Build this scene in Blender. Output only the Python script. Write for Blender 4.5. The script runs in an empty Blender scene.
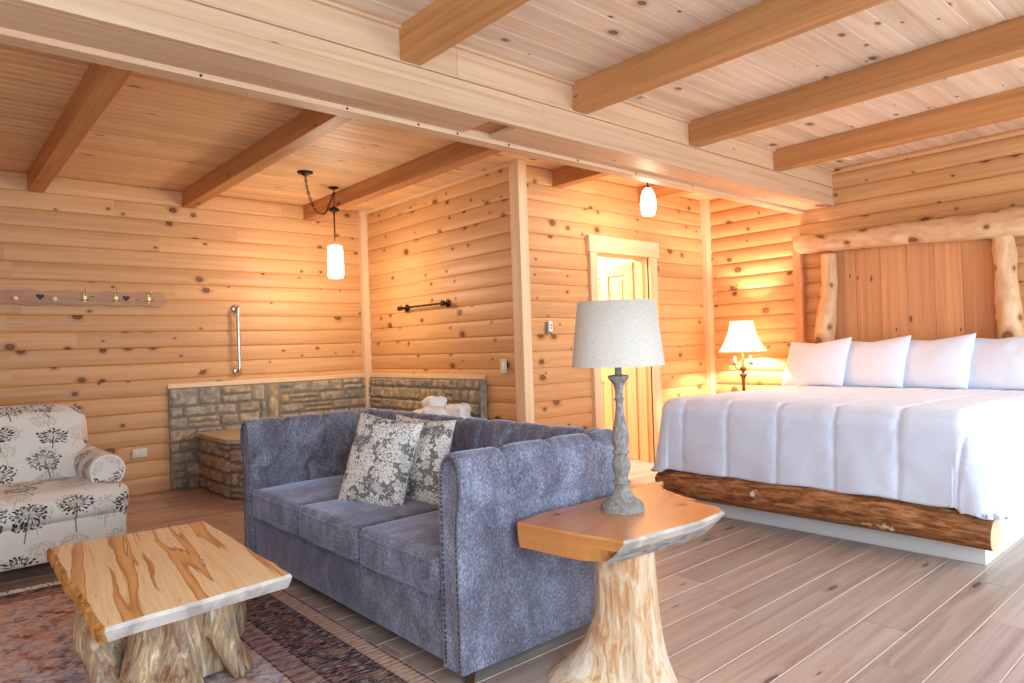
import bpy, math, random
from mathutils import Vector, Matrix, noise as mnoise
PI = math.pi
R = math.radians
C = bpy.context.scene.collection
random.seed(7)

# ------------------------------------------------------------------ helpers
class MB:
    """collects faces with uv, a per-face random value and a material index"""
    def __init__(s):
        s.v = []; s.f = []; s.uv = []; s.r = []; s.m = []; s.sm = []
    def add(s, vs, fs, uvs=None, rnd=0.5, mi=0, smooth=False):
        b = len(s.v); s.v += [tuple(p) for p in vs]
        for i, f in enumerate(fs):
            s.f.append([b + k for k in f])
            s.uv.append(uvs[i] if uvs else [(0, 0)] * len(f))
            s.r.append(rnd); s.m.append(mi); s.sm.append(smooth)
    def box(s, x0, x1, y0, y1, z0, z1, grain='x', rnd=None, mi=0):
        if rnd is None: rnd = random.random()
        P = [(x, y, z) for z in (z0, z1) for y in (y0, y1) for x in (x0, x1)]
        F = [(0, 2, 3, 1), (4, 5, 7, 6), (0, 1, 5, 4), (2, 6, 7, 3), (0, 4, 6, 2), (1, 3, 7, 5)]
        g = 'xyz'.index(grain); o = [k for k in range(3) if k != g]
        uvs = []
        for fi, f in enumerate(F):
            ax = (2, 2, 1, 1, 0, 0)[fi]
            if ax == g: uvs.append([(P[k][o[0]] * .3, P[k][o[1]]) for k in f])
            else:
                w = o[0] if o[1] == ax else o[1]
                uvs.append([(P[k][g], P[k][w] + fi * .37) for k in f])
        s.add(P, F, uvs, rnd, mi)
    def grid(s, fn, nu, nv, cu=False, cv=False, uvf=None, rnd=0.5, mi=0, flip=False):
        """fn(a,b) a,b in 0..1 -> point ; cu/cv close"""
        mu = nu if cu else nu + 1; mv = nv if cv else nv + 1
        P = [fn(i / nu, j / nv) for i in range(mu) for j in range(mv)]
        F = []; U = []
        for i in range(nu):
            for j in range(nv):
                q = [(i, j), (i + 1, j), (i + 1, j + 1), (i, j + 1)]
                if flip: q.reverse()
                F.append([(a % mu) * mv + (b % mv) for a, b in q])
                U.append([(uvf(a / nu, b / nv) if uvf else (a / nu, b / nv)) for a, b in q])
        s.add(P, F, U, rnd, mi, True)
    def tube(s, pts, rad, seg=12, rnd=.5, mi=0, caps=True, jitter=None, capmi=None):
        pts = [Vector(p) for p in pts]; n = len(pts)
        if not hasattr(rad, '__len__'): rad = [rad] * n
        L = [0]
        for i in range(1, n): L.append(L[-1] + (pts[i] - pts[i - 1]).length)
        up = None; rings = []
        for i in range(n):
            t = (pts[min(i + 1, n - 1)] - pts[max(i - 1, 0)]).normalized()
            if up is None:
                up = Vector((0, 0, 1)) if abs(t.z) < .9 else Vector((1, 0, 0))
            up = (up - t * up.dot(t)).normalized(); sd = t.cross(up)
            ring = []
            for k in range(seg):
                a = 2 * PI * k / seg
                r = rad[i] * (jitter(L[i], a) if jitter else 1)
                ring.append(pts[i] + up * math.cos(a) * r + sd * math.sin(a) * r)
            rings.append(ring)
        P = [p for r_ in rings for p in r_]; F = []; U = []
        rr = max(rad)
        for i in range(n - 1):
            for k in range(seg):
                k2 = (k + 1) % seg
                F.append([i * seg + k, i * seg + k2, (i + 1) * seg + k2, (i + 1) * seg + k])
                U.append([(L[i], 2 * PI * rr * k / seg), (L[i], 2 * PI * rr * (k + 1) / seg), (L[i + 1], 2 * PI * rr * (k + 1) / seg), (L[i + 1], 2 * PI * rr * k / seg)])
        s.add(P, F, U, rnd, mi, True)
        if caps:
            cm = mi if capmi is None else capmi
            for e, ring in ((0, rings[0]), (1, rings[-1])):
                idx = list(range(seg))
                if e == 0: idx.reverse()
                s.add(ring, [idx], [[(math.cos(2 * PI * k / seg) * rad[0] * .2, math.sin(2 * PI * k / seg) * rad[0]) for k in idx]], rnd, cm, False)
    def lathe(s, prof, seg=28, c=(0, 0, 0), rnd=.5, mi=0, wob=None):
        n = len(prof)
        def fn(a, b):
            i = min(int(round(b * (n - 1))), n - 1); r, z = prof[i]
            th = 2 * PI * a
            if wob: r *= wob(th, z)
            return (c[0] + r * math.cos(th), c[1] + r * math.sin(th), c[2] + z)
        s.grid(fn, seg, n - 1, cu=True, rnd=rnd, mi=mi, uvf=lambda a, b: (prof[min(int(round(b * (n - 1))), n - 1)][1], a * .5))
    def rbox(s, c, h, r, n=10, crown=(0, 0, 0), rnd=.5, mi=0, fn=None, uvf=None):
        """rounded box, centre c, half sizes h, radius r, crowned along +-axis"""
        def pt(p):
            q = [p[k] * h[k] for k in range(3)]
            i = [max(-(h[k] - r), min(h[k] - r, q[k])) for k in range(3)]
            d = Vector([q[k] - i[k] for k in range(3)])
            if d.length > 1e-9:
                m = max(abs(d.x), abs(d.y), abs(d.z)); d = d.normalized() * m
            w = Vector(i) + d
            for k in range(3):
                o = [j for j in range(3) if j != k]
                w[k] += crown[k] * p[k] * max(0, 1 - p[o[0]] ** 2) * max(0, 1 - p[o[1]] ** 2)
            w = Vector([w[k] + c[k] for k in range(3)])
            return fn(w) if fn else w
        # non linear samples, denser at the edges
        ts = [math.sin(PI / 2 * (2 * k / n - 1)) for k in range(n + 1)]
        for ax in range(3):
            o = [j for j in range(3) if j != ax]
            for sg in (-1, 1):
                def f2(a, b):
                    p = [0, 0, 0]; p[ax] = sg
                    p[o[0]] = ts[int(round(a * n))]; p[o[1]] = ts[int(round(b * n))]
                    return pt(p)
                fl = (sg < 0) != (ax == 1)
                def u2(a, b):
                    w = f2(a, b)
                    return uvf(w) if uvf else (w[o[0]], w[o[1]])
                s.grid(f2, n, n, flip=fl, rnd=rnd, mi=mi, uvf=u2)
    def build(s, name, mats, parent=None, off=None, weld=False, bevel=0, sub=0, rot=None):
        if off is None:
            off = parent_world(parent) if parent is not None else Vector((0, 0, 0))
        me = bpy.data.meshes.new(name)
        vs = [Vector(p) - off for p in s.v]
        me.from_pydata(vs, [], s.f); me.update()
        ul = me.uv_layers.new(name='UVMap')
        flat = [c for f in s.uv for uv in f for c in uv]
        ul.data.foreach_set('uv', flat)
        at = me.attributes.new('rnd', 'FLOAT', 'FACE'); at.data.foreach_set('value', s.r)
        me.polygons.foreach_set('material_index', s.m)
        me.polygons.foreach_set('use_smooth', s.sm)
        for m in (mats if isinstance(mats, (list, tuple)) else [mats]): me.materials.append(m)
        o = bpy.data.objects.new(name, me); C.objects.link(o)
        if parent is not None: o.parent = parent
        if weld:
            md = o.modifiers.new('weld', 'WELD'); md.merge_threshold = .0004
        if bevel:
            md = o.modifiers.new('bevel', 'BEVEL'); md.width = bevel; md.segments = 2; md.limit_method = 'ANGLE'
        if sub:
            md = o.modifiers.new('sub', 'SUBSURF'); md.levels = sub; md.render_levels = sub
        return o

WORLD = {}
def parent_world(o):
    w = Vector((0, 0, 0))
    while o is not None:
        if o.get('_rot'): return w      # built in the thing's own space
        w += o.location; o = o.parent
    return w

def tag(o, label, cat=None, group=None, kind=None):
    if label: o['label'] = label
    if cat: o['category'] = cat
    if group: o['group'] = group
    if kind: o['kind'] = kind
    return o
def thing(name, label, cat, loc=(0, 0, 0), group=None):
    o = bpy.data.objects.new(name, None); C.objects.link(o); o.location = loc
    o.empty_display_size = .1
    return tag(o, label, cat, group)
def struct(o, label, cat):
    return tag(o, label, cat, kind='structure')
def copy_tree(o, parent=None):
    c = o.copy(); C.objects.link(c)
    if parent is not None: c.parent = parent
    for ch in list(o.children): copy_tree(ch, c)
    return c
def smooth(a, b, x):
    t = max(0, min(1, (x - a) / (b - a))); return t * t * (3 - 2 * t)
def nz(x, y, z=0): return mnoise.noise(Vector((x, y, z)))
def catmull(P, n):
    """resample polyline with catmull-rom, n points uniform in index"""
    out = []
    m = len(P) - 1
    for i in range(n):
        t = i / (n - 1) * m; k = min(int(t), m - 1); f = t - k
        p = [P[max(0, min(m, k + d))] for d in (-1, 0, 1, 2)]
        out.append(tuple(.5 * ((2 * p[1][c]) + (-p[0][c] + p[2][c]) * f + (2 * p[0][c] - 5 * p[1][c] + 4 * p[2][c] - p[3][c]) * f * f + (-p[0][c] + 3 * p[1][c] - 3 * p[2][c] + p[3][c]) * f ** 3) for c in range(len(P[0]))))
    return out
def ear(poly):
    return [list(range(len(poly)))]

# ------------------------------------------------------------------ materials
def srgb(r, g, b):
    f = lambda c: (c / 255 / 12.92) if c / 255 <= .04045 else ((c / 255 + .055) / 1.055) ** 2.4
    return (f(r), f(g), f(b), 1)
class NT:
    def __init__(s, name):
        s.mat = bpy.data.materials.new(name); s.mat.use_nodes = True
        s.t = s.mat.node_tree; s.t.nodes.clear()
        s.out = s.t.nodes.new('ShaderNodeOutputMaterial')
        s.p = s.t.nodes.new('ShaderNodeBsdfPrincipled')
        s.t.links.new(s.p.outputs[0], s.out.inputs[0])
    def n(s, t, **k):
        nd = s.t.nodes.new(t)
        for a, b in k.items(): setattr(nd, a, b)
        return nd
    def lk(s, a, b): s.t.links.new(a, b)
    def put(s, sock, v):
        if isinstance(v, bpy.types.NodeSocket): s.lk(v, sock)
        elif hasattr(v, '__len__') and sock.type == 'VECTOR' : sock.default_value = tuple(v)[:3]
        else: sock.default_value = v
    def math(s, op, a, b=None, c=None, clamp=False):
        nd = s.n('ShaderNodeMath', operation=op); nd.use_clamp = clamp
        s.put(nd.inputs[0], a)
        if b is not None: s.put(nd.inputs[1], b)
        if c is not None: s.put(nd.inputs[2], c)
        return nd.outputs[0]
    def vec(s, op, a, b=None, c=None):
        nd = s.n('ShaderNodeVectorMath', operation=op)
        s.put(nd.inputs[0], a)
        if b is not None: s.put(nd.inputs[1], b)
        if c is not None: s.put(nd.inputs[2], c)
        return nd.outputs['Value'] if op in ('LENGTH', 'DISTANCE', 'DOT_PRODUCT') else nd.outputs[0]
    def mix(s, f, a, b, blend='MIX'):
        nd = s.n('ShaderNodeMix', data_type='RGBA', blend_type=blend)
        s.put(nd.inputs[0], f); s.put(nd.inputs[6], a); s.put(nd.inputs[7], b)
        return nd.outputs[2]
    def sstep(s, x, a, b):
        nd = s.n('ShaderNodeMapRange', interpolation_type='SMOOTHSTEP')
        s.put(nd.inputs[0], x); s.put(nd.inputs[1], a); s.put(nd.inputs[2], b)
        nd.inputs[3].default_value = 0; nd.inputs[4].default_value = 1
        return nd.outputs[0]
    def noise(s, v, scale=1, detail=4, rough=.55, dist=0, dim='3D'):
        nd = s.n('ShaderNodeTexNoise', noise_dimensions=dim)
        s.lk(v, nd.inputs['Vector']); s.put(nd.inputs['Scale'], scale); s.put(nd.inputs['Detail'], detail)
        s.put(nd.inputs['Roughness'], rough); s.put(nd.inputs['Distortion'], dist)
        return nd.outputs['Fac'], nd.outputs['Color']
    def vor(s, v, scale=1, feat='F1', dim='2D', rand=1):
        nd = s.n('ShaderNodeTexVoronoi', feature=feat, voronoi_dimensions=dim)
        s.lk(v, nd.inputs['Vector']); s.put(nd.inputs['Scale'], scale); s.put(nd.inputs['Randomness'], rand)
        return nd
    def ramp(s, f, stops):
        nd = s.n('ShaderNodeValToRGB'); s.lk(f, nd.inputs[0]); e = nd.color_ramp.elements
        while len(e) < len(stops): e.new(.5)
        for i, (p, c) in enumerate(stops): e[i].position = p; e[i].color = c
        return nd.outputs[0]
    def xyz(s, v):
        nd = s.n('ShaderNodeSeparateXYZ'); s.lk(v, nd.inputs[0]); return nd.outputs
    def comb(s, x, y, z=0):
        nd = s.n('ShaderNodeCombineXYZ')
        for i, q in enumerate((x, y, z)): s.put(nd.inputs[i], q)
        return nd.outputs[0]
    def uv(s): return s.n('ShaderNodeUVMap', uv_map='UVMap').outputs[0]
    def obj(s): return s.n('ShaderNodeTexCoord').outputs['Object']
    def rnd(s): return s.n('ShaderNodeAttribute', attribute_name='rnd').outputs['Fac']
    def val(s, col, k):
        nd = s.n('ShaderNodeHueSaturation'); s.lk(col, nd.inputs['Color']); s.put(nd.inputs['Value'], k)
        return nd.outputs[0]
    def fin(s, col, rough=.5, spec=.3, bump=None, bs=.2, bd=.01, **k):
        s.put(s.p.inputs['Base Color'], col); s.put(s.p.inputs['Roughness'], rough)
        s.put(s.p.inputs['Specular IOR Level'], spec)
        for a, b in k.items(): s.put(s.p.inputs[a.replace('_', ' ')], b)
        if bump is not None:
            nd = s.n('ShaderNodeBump'); nd.inputs['Strength'].default_value = bs; nd.inputs['Distance'].default_value = bd
            s.lk(bump, nd.inputs['Height']); s.lk(nd.outputs[0], s.p.inputs['Normal'])
        return s.mat

def wood(name, c1, c2, kc=srgb(70, 34, 18), kden=.35, kscale=(3.6, 7.1), ksize=.085, gu=.9, gv=22, rough=.5, spec=.3, var=.22, bs=.12, use_obj=None, coat=0.0, fig=.35):
    t = NT(name)
    if use_obj: base = t.vec('MULTIPLY', t.obj(), use_obj)
    else: base = t.uv()
    rd = t.rnd()
    P = t.vec('ADD', base, t.comb(t.math('MULTIPLY', rd, 37.3), t.math('MULTIPLY', rd, 91.7), t.math('MULTIPLY', rd, 13.1)))
    kv = t.vor(t.vec('MULTIPLY', P, (kscale[0], kscale[1], 1)))
    kd = kv.outputs['Distance']; kcol = t.xyz(kv.outputs['Color'])
    has = t.math('LESS_THAN', kcol[0], kden)
    size = t.math('MULTIPLY_ADD', t.math('POWER', kcol[1], 2.2), ksize, ksize * .32)
    rel = t.math('DIVIDE', kd, size)
    # the grain bends round a knot
    bend = t.math('MULTIPLY', t.math('MULTIPLY', has, t.math('SUBTRACT', 1, t.sstep(rel, .6, 4))), .035)
    Pb = t.vec('ADD', P, t.comb(0, bend, 0))
    g, _ = t.noise(t.vec('MULTIPLY', Pb, (gu, gv, 1)), 1.6, 5, .6, .5)
    g2, _ = t.noise(t.vec('MULTIPLY', Pb, (gu * .55, gv * .28, 1)), 1.2, 2, .5, 1.2)
    fac = t.math('ADD', t.math('MULTIPLY', g, .55), t.math('MULTIPLY', g2, .45))
    fac = t.sstep(fac, .5 - fig * .5, .5 + fig * .5 + .08)
    col = t.mix(fac, c1, c2)
    halo = t.math('MULTIPLY', t.math('SUBTRACT', 1, t.sstep(rel, .8, 2.4)), has)
    col = t.mix(t.math('MULTIPLY', halo, .45), col, t.mix(.55, c2, kc))
    core = t.math('MULTIPLY', t.math('SUBTRACT', 1, t.sstep(rel, .72, 1.12)), has)
    ring = t.sstep(rel, .2, .95)
    kcc = t.mix(ring, t.mix(.28, kc, c2), kc)
    col = t.mix(t.math('MULTIPLY', core, .92), col, kcc)
    col = t.val(col, t.math('MULTIPLY_ADD', t.math('SUBTRACT', rd, .5), var, 1))
    return t.fin(col, rough, spec, fac, bs, .002, Coat_Weight=coat, Coat_Roughness=.25)

def plain(name, col, rough=.5, spec=.4, metal=0, ns=0, nv=.1, bs=0, **k):
    t = NT(name)
    c = col
    if ns:
        f, _ = t.noise(t.obj(), ns, 4)
        c = t.val(t.mix(0, col, col), t.math('MULTIPLY_ADD', t.math('SUBTRACT', f, .5), nv * 2, 1))
        if bs: return t.fin(c, rough, spec, f, bs, .004, Metallic=metal, **k)
    return t.fin(c, rough, spec, Metallic=metal, **k)

PINE1, PINE2 = srgb(224, 172, 116), srgb(196, 136, 82)
M = {}
M['log'] = wood('pine_log', PINE1, PINE2, kc=srgb(92, 42, 18), kden=.27, gu=.7, gv=26, var=.16, rough=.45, kscale=(5.2, 7.07), ksize=.17, fig=.5)
M['ceil'] = wood('pine_ceiling', srgb(240, 198, 148), srgb(220, 170, 116), kden=.16, gu=.8, gv=30, var=.2, rough=.5, kscale=(3.2, 11), ksize=.10)
M['ceilw'] = wood('pale_pine_ceiling', srgb(236, 210, 182), srgb(210, 168, 130), kden=.2, gu=.6, gv=20, var=.2, rough=.45, kscale=(4.6, 7), ksize=.13)
M['beam'] = wood('beam_wood', srgb(206, 144, 88), srgb(172, 112, 62), kden=.12, gu=.6, gv=24, var=.12, kscale=(2, 5), ksize=.08)
M['trim'] = wood('pale_pine_trim', srgb(238, 206, 164), srgb(220, 178, 130), kden=.12, gu=.6, gv=24, var=.12, kscale=(3, 9), ksize=.07)
M['pale'] = wood('pale_beam_board', srgb(226, 186, 146), srgb(202, 152, 110), kden=.10, gu=.5, gv=24, var=.1, kscale=(2, 6), ksize=.06)
M['floor'] = wood('oak_floor', srgb(188, 162, 144), srgb(148, 118, 100), kc=srgb(74, 52, 42), kden=.34, gu=.8, gv=24, var=.22, rough=.34, spec=.45, kscale=(1.7, 8), ksize=.07, bs=.05)
M['deck'] = wood('weathered_deck', srgb(200, 182, 154), srgb(164, 144, 118), kden=.1, gu=.7, gv=14)
M['door'] = wood('door_pine', srgb(238, 200, 146), srgb(218, 168, 110), kden=.05, gu=.8, gv=24, var=.1)
M['hb'] = wood('headboard_pine', srgb(222, 160, 108), srgb(198, 130, 82), kden=.3, gu=.5, gv=22, var=.16, kscale=(2.4, 7), ksize=.1)
M['peeled'] = wood('peeled_log', srgb(238, 200, 152), srgb(186, 122, 72), kc=srgb(120, 62, 28), kden=.45, gu=4.0, gv=12, var=.05, kscale=(5.5, 6), ksize=.30, bs=.8, fig=.6)
M['spalt'] = None
M['slab'] = wood('cedar_slab', srgb(214, 140, 72), srgb(180, 98, 42), kden=.35, gu=.8, gv=9, var=.05, kscale=(3.5, 5), ksize=.07, fig=.5, rough=.25, spec=.5, coat=.4)
M['rack'] = wood('rack_wood', srgb(200, 152, 112), srgb(164, 116, 82), kden=.2, gu=1, gv=26, kscale=(3, 9), ksize=.06)
M['dark'] = plain('dark_brown', srgb(48, 30, 20), .5)
M['walnut'] = plain('foot_wood', srgb(70, 42, 24), .4, ns=20)
M['white'] = plain('white_paint', srgb(236, 232, 222), .5)
M['cream'] = plain('cream_plastic', srgb(228, 214, 180), .35)
M['black'] = plain('black_plastic', srgb(20, 20, 20), .5)
M['steel'] = plain('brushed_steel', srgb(205, 200, 192), .28, metal=1)
M['iron'] = plain('dark_iron', srgb(52, 36, 28), .45, metal=.7, ns=40, nv=.3)
M['bronze'] = plain('bronze', srgb(104, 74, 38), .35, metal=.85, ns=30, nv=.4)
M['nail'] = plain('antique_nail', srgb(96, 84, 78), .4, metal=.7)
M['brass'] = plain('brass', srgb(222, 196, 130), .28, metal=.8)
M['hinge'] = plain('hinge_bronze', srgb(60, 40, 24), .5, metal=.6)
M['porcelain'] = plain('knob_cream', srgb(240, 226, 190), .25)
M['lampwood'] = None

def mat_lampwood():
    t = NT('grey_washed_wood')
    f, _ = t.noise(t.vec('MULTIPLY', t.obj(), (90, 90, 50)), 1, 5, .6)
    c = t.ramp(f, [(.3, srgb(116, 102, 90)), (.5, srgb(140, 128, 116)), (.68, srgb(164, 154, 144))])
    return t.fin(c, .7, .2, f, .3, .003)
M['lampwood'] = mat_lampwood()

def mat_linen():
    t = NT('linen_shade'); u = t.uv()
    x = t.xyz(u)
    a, _ = t.noise(t.vec('MULTIPLY', u, (90, 1500, 1)), 1, 2); b, _ = t.noise(t.vec('MULTIPLY', u, (1500, 90, 1)), 1, 2)
    f = t.math('MULTIPLY', t.math('ADD', a, b), .5)
    c = t.ramp(f, [(.35, srgb(186, 166, 144)), (.65, srgb(224, 208, 188))])
    return t.fin(c, .9, .1, f, .25, .001, Sheen_Weight=.2)
M['linen'] = mat_linen()

def mat_velvet():
    t = NT('blue_grey_velvet'); o = t.obj()
    a, _ = t.noise(t.vec('MULTIPLY', o, (150, 150, 90)), 1, 4, .7, .3)
    b, _ = t.noise(t.vec('MULTIPLY', o, (9, 9, 6)), 1, 5, .62, .6)
    f = t.math('ADD', t.math('MULTIPLY', a, .6), t.math('MULTIPLY', b, .4))
    c = t.ramp(f, [(.36, srgb(76, 70, 76)), (.5, srgb(112, 107, 115)), (.64, srgb(162, 158, 168))])
    return t.fin(c, .85, .15, a, .25, .002, Sheen_Weight=.7, Sheen_Roughness=.35, Sheen_Tint=(.75, .8, 1, 1))
M['velvet'] = mat_velvet()

def mat_cotton():
    t = NT('white_cotton'); o = t.obj()
    a, _ = t.noise(o, 14, 4, .6, 1.0)
    return t.fin(srgb(230, 234, 244), .85, .1, a, .35, .012, Sheen_Weight=.15)
M['cotton'] = mat_cotton()
def mat_terry():
    t = NT('white_terry'); a, _ = t.noise(t.obj(), 160, 3)
    return t.fin(srgb(240, 234, 224), .95, .05, a, .5, .004)
M['terry'] = mat_terry()

def mat_stone():
    t = NT('ledge_stone'); o = t.obj(); rd = t.rnd()
    P = t.vec('ADD', o, t.comb(t.math('MULTIPLY', rd, 9), t.math('MULTIPLY', rd, 5), t.math('MULTIPLY', rd, 3)))
    a, _ = t.noise(P, 16, 6, .65, .6); b, _ = t.noise(P, 5, 3)
    base = t.ramp(rd, [(0, srgb(168, 156, 140)), (.3, srgb(202, 184, 156)), (.6, srgb(184, 172, 154)), (.85, srgb(216, 194, 156)), (1, srgb(196, 168, 132))])
    c = t.mix(t.sstep(a, .35, .7), t.mix(.55, base, srgb(70, 60, 50)), base)
    c = t.mix(t.math('MULTIPLY', t.sstep(b, .55, .75), .4), c, srgb(176, 148, 104))
    return t.fin(c, .85, .2, a, .8, .015)
M['stone'] = mat_stone()
M['grout'] = plain('mortar', srgb(140, 128, 110), .95, ns=30)

def mat_bark():
    t = NT('bark'); u = t.uv()
    a, _ = t.noise(t.vec('MULTIPLY', u, (7, 36, 1)), 1, 6, .7, .8)
    b, _ = t.noise(t.vec('MULTIPLY', u, (3, 8, 1)), 1, 3)
    c = t.ramp(a, [(.3, srgb(84, 48, 28)), (.45, srgb(150, 94, 56)), (.57, srgb(192, 130, 80)), (.72, srgb(220, 174, 122))])
    c = t.mix(t.math('MULTIPLY', t.sstep(b, .55, .7), .6), c, srgb(122, 74, 44))
    return t.fin(c, .85, .15, a, .9, .012)
M['bark'] = mat_bark()
M['endgrain'] = plain('cut_log_end', srgb(206, 180, 140), .7, ns=12)
M['liveedge'] = None
def mat_liveedge():
    t = NT('live_edge'); o = t.obj()
    a, _ = t.noise(t.vec('MULTIPLY', o, (26, 14, 30)), 1, 5, .65, .6)
    c = t.ramp(a, [(.32, srgb(104, 58, 24)), (.48, srgb(190, 124, 62)), (.66, srgb(226, 170, 100))])
    return t.fin(c, .6, .3, a, .7, .008)
M['liveedge'] = mat_liveedge()
def mat_paleedge(name, a1, a2, sc):
    t = NT(name); o = t.obj()
    a, _ = t.noise(t.vec('MULTIPLY', o, sc), 1, 5, .6, .4)
    c = t.ramp(a, [(.38, a1), (.6, a2)])
    return t.fin(c, .55, .3, a, .3, .004)
M['paleedge'] = mat_paleedge('pale_sapwood_edge', srgb(174, 156, 142), srgb(214, 196, 178), (10, 10, 8))
M['greyedge'] = mat_paleedge('weathered_edge', srgb(128, 116, 108), srgb(176, 164, 152), (22, 22, 60))
def mat_spalt():
    t = NT('spalted_maple'); u = t.uv()
    w, wc = t.noise(t.vec('MULTIPLY', u, (1.6, 4, 1)), 1, 3, .55)
    U = t.vec('ADD', u, t.vec('MULTIPLY', t.vec('SUBTRACT', wc, (.5, .5, .5)), (0, .07, 0)))
    a, _ = t.noise(t.vec('MULTIPLY', U, (.36, 11, 1)), 1, 3, .5, .3)
    g, _ = t.noise(t.vec('MULTIPLY', U, (3, 90, 1)), 1, 3, .6)
    k, _ = t.noise(t.vec('MULTIPLY', U, (4.5, 52, 1)), 1, 3, .55, .3)
    c = t.ramp(a, [(.34, srgb(232, 188, 132)), (.42, srgb(242, 208, 158)), (.52, srgb(240, 204, 152)), (.535, srgb(178, 116, 60)), (.56, srgb(218, 158, 94)), (.60, srgb(228, 172, 108)), (.615, srgb(164, 104, 54)), (.63, srgb(242, 210, 162))])
    c = t.mix(t.math('MULTIPLY', t.sstep(g, .35, .7), .22), c, srgb(180, 116, 60))
    c = t.mix(t.math('MULTIPLY', t.sstep(k, .66, .72), .8), c, srgb(120, 70, 34))
    return t.fin(c, .32, .4, g, .05, .002)
M['spalt'] = mat_spalt()
def mat_root(name, stops, bs=.8):
    t = NT(name); o = t.obj()
    w, wc = t.noise(o, 3.2, 2)
    P = t.vec('ADD', t.vec('MULTIPLY', o, (46, 46, 4.0)), t.vec('MULTIPLY', wc, (3.0, 3.0, 3.0)))
    a, _ = t.noise(P, 1, 6, .62, .9)
    b, _ = t.noise(t.vec('MULTIPLY', o, (5, 5, 2)), 1, 3, .5, .5)
    f = t.math('ADD', t.math('MULTIPLY', a, .55), t.math('MULTIPLY', b, .45))
    c = t.ramp(f, stops)
    return t.fin(c, .6, .3, a, bs, .012)
M['root'] = mat_root('driftwood_root', [(.33, srgb(78, 50, 32)), (.43, srgb(152, 102, 62)), (.49, srgb(162, 138, 114)), (.55, srgb(200, 156, 104)), (.64, srgb(234, 216, 194))])
M['trunk'] = mat_root('peeled_trunk', [(.30, srgb(160, 96, 56)), (.42, srgb(210, 150, 98)), (.5, srgb(226, 186, 144)), (.64, srgb(242, 222, 198))], .9)

def mat_glow(name, col, st, base=(1, 1, 1, 1)):
    t = NT(name)
    return t.fin(base, .4, .3, Emission_Color=col, Emission_Strength=st)
M['glow'] = mat_glow('lit_glass_shade', (1, .86, .66, 1), 26)
M['glow_egg'] = mat_glow('lit_opal_glass', (1, .86, .66, 1), 16)
def mat_shade():
    t = NT('lit_fabric_shade')
    tr = t.n('ShaderNodeBsdfTranslucent'); tr.inputs[0].default_value = (1, .95, .86, 1)
    mx = t.n('ShaderNodeMixShader'); mx.inputs[0].default_value = .55
    t.lk(t.p.outputs[0], mx.inputs[1]); t.lk(tr.outputs[0], mx.inputs[2]); t.lk(mx.outputs[0], t.out.inputs[0])
    return t.fin(srgb(250, 240, 222), .8, .1)
M['shade'] = mat_shade()

# fabric with umbel flowers (armchair)
def flowers(t, P, scale, rad, spokes, seed):
    """returns mask, stem mask, cell random (r,g,b)"""
    Q = t.vec('ADD', t.vec('MULTIPLY', P, (scale, scale, 0)), (seed, seed * 1.7, 0))
    v = t.vor(Q, 1, rand=.55)
    d = t.vec('SUBTRACT', Q, v.outputs['Position']); x = t.xyz(d)
    r = v.outputs['Distance']; rc = t.xyz(v.outputs['Color'])
    y2 = t.math('MULTIPLY', x[1], t.math('MULTIPLY_ADD', rc[2], .5, 1.15))
    rr = t.math('DIVIDE', t.vec('LENGTH', t.comb(x[0], y2, 0)), rad)
    ang = t.math('ARCTAN2', y2, x[0])
    pv = t.vor(t.comb(t.math('MULTIPLY_ADD', ang, spokes / (2 * PI), t.math('MULTIPLY', rc[0], 9)), t.math('MULTIPLY_ADD', rr, 3.6, t.math('MULTIPLY', rc[1], 7)), 0), 1, rand=.85)
    px = t.xyz(pv.outputs['Color'])
    blob = t.math('LESS_THAN', pv.outputs['Distance'], t.math('MULTIPLY_ADD', px[0], .16, .26))
    wob = t.math('MULTIPLY_ADD', t.math('SINE', t.math('MULTIPLY', ang, 5)), .07, .95)
    inr = t.math('MULTIPLY', t.math('LESS_THAN', rr, wob), t.math('GREATER_THAN', rr, .30))
    sp = t.math('SINE', t.math('MULTIPLY_ADD', ang, spokes * .6, t.math('MULTIPLY', rc[0], 6)))
    thin = t.math('MULTIPLY', t.math('GREATER_THAN', sp, .80), t.math('LESS_THAN', rr, .8))
    m = t.math('MAXIMUM', t.math('MULTIPLY', blob, inr), thin)
    sx = t.math('ADD', x[0], t.math('MULTIPLY', t.math('MULTIPLY', x[1], t.math('SUBTRACT', rc[1], .5)), .9))
    st = t.math('MULTIPLY', t.math('LESS_THAN', t.math('ABSOLUTE', sx), .014), t.math('MULTIPLY', t.math('LESS_THAN', x[1], 0), t.math('GREATER_THAN', x[1], -.62)))
    return m, st, rc
def mat_floral():
    t = NT('umbel_print_fabric'); u = t.uv()
    n, _ = t.noise(u, 260, 2)
    col = t.mix(n, srgb(206, 192, 172), srgb(232, 220, 202))
    m2, s2, c2 = flowers(t, u, 5.2, .40, 26, 3.3)
    tan = t.mix(t.math('GREATER_THAN', c2[2], .5), srgb(176, 160, 140), srgb(190, 172, 146))
    col = t.mix(t.math('MULTIPLY', t.math('MAXIMUM', m2, s2), .8), col, tan)
    m1, s1, c1 = flowers(t, u, 4.6, .44, 26, .4)
    ink = t.mix(t.math('GREATER_THAN', c1[2], .45), srgb(84, 78, 74), srgb(26, 24, 28))
    on = t.math('GREATER_THAN', c1[1], .12)
    col = t.mix(t.math('MULTIPLY', t.math('MULTIPLY', m1, on), .95), col, ink)
    col = t.mix(t.math('MULTIPLY', t.math('MULTIPLY', s1, on), .9), col, srgb(92, 72, 62))
    return t.fin(col, .9, .1, n, .2, .002, Sheen_Weight=.15)
M['floral'] = mat_floral()
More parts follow.
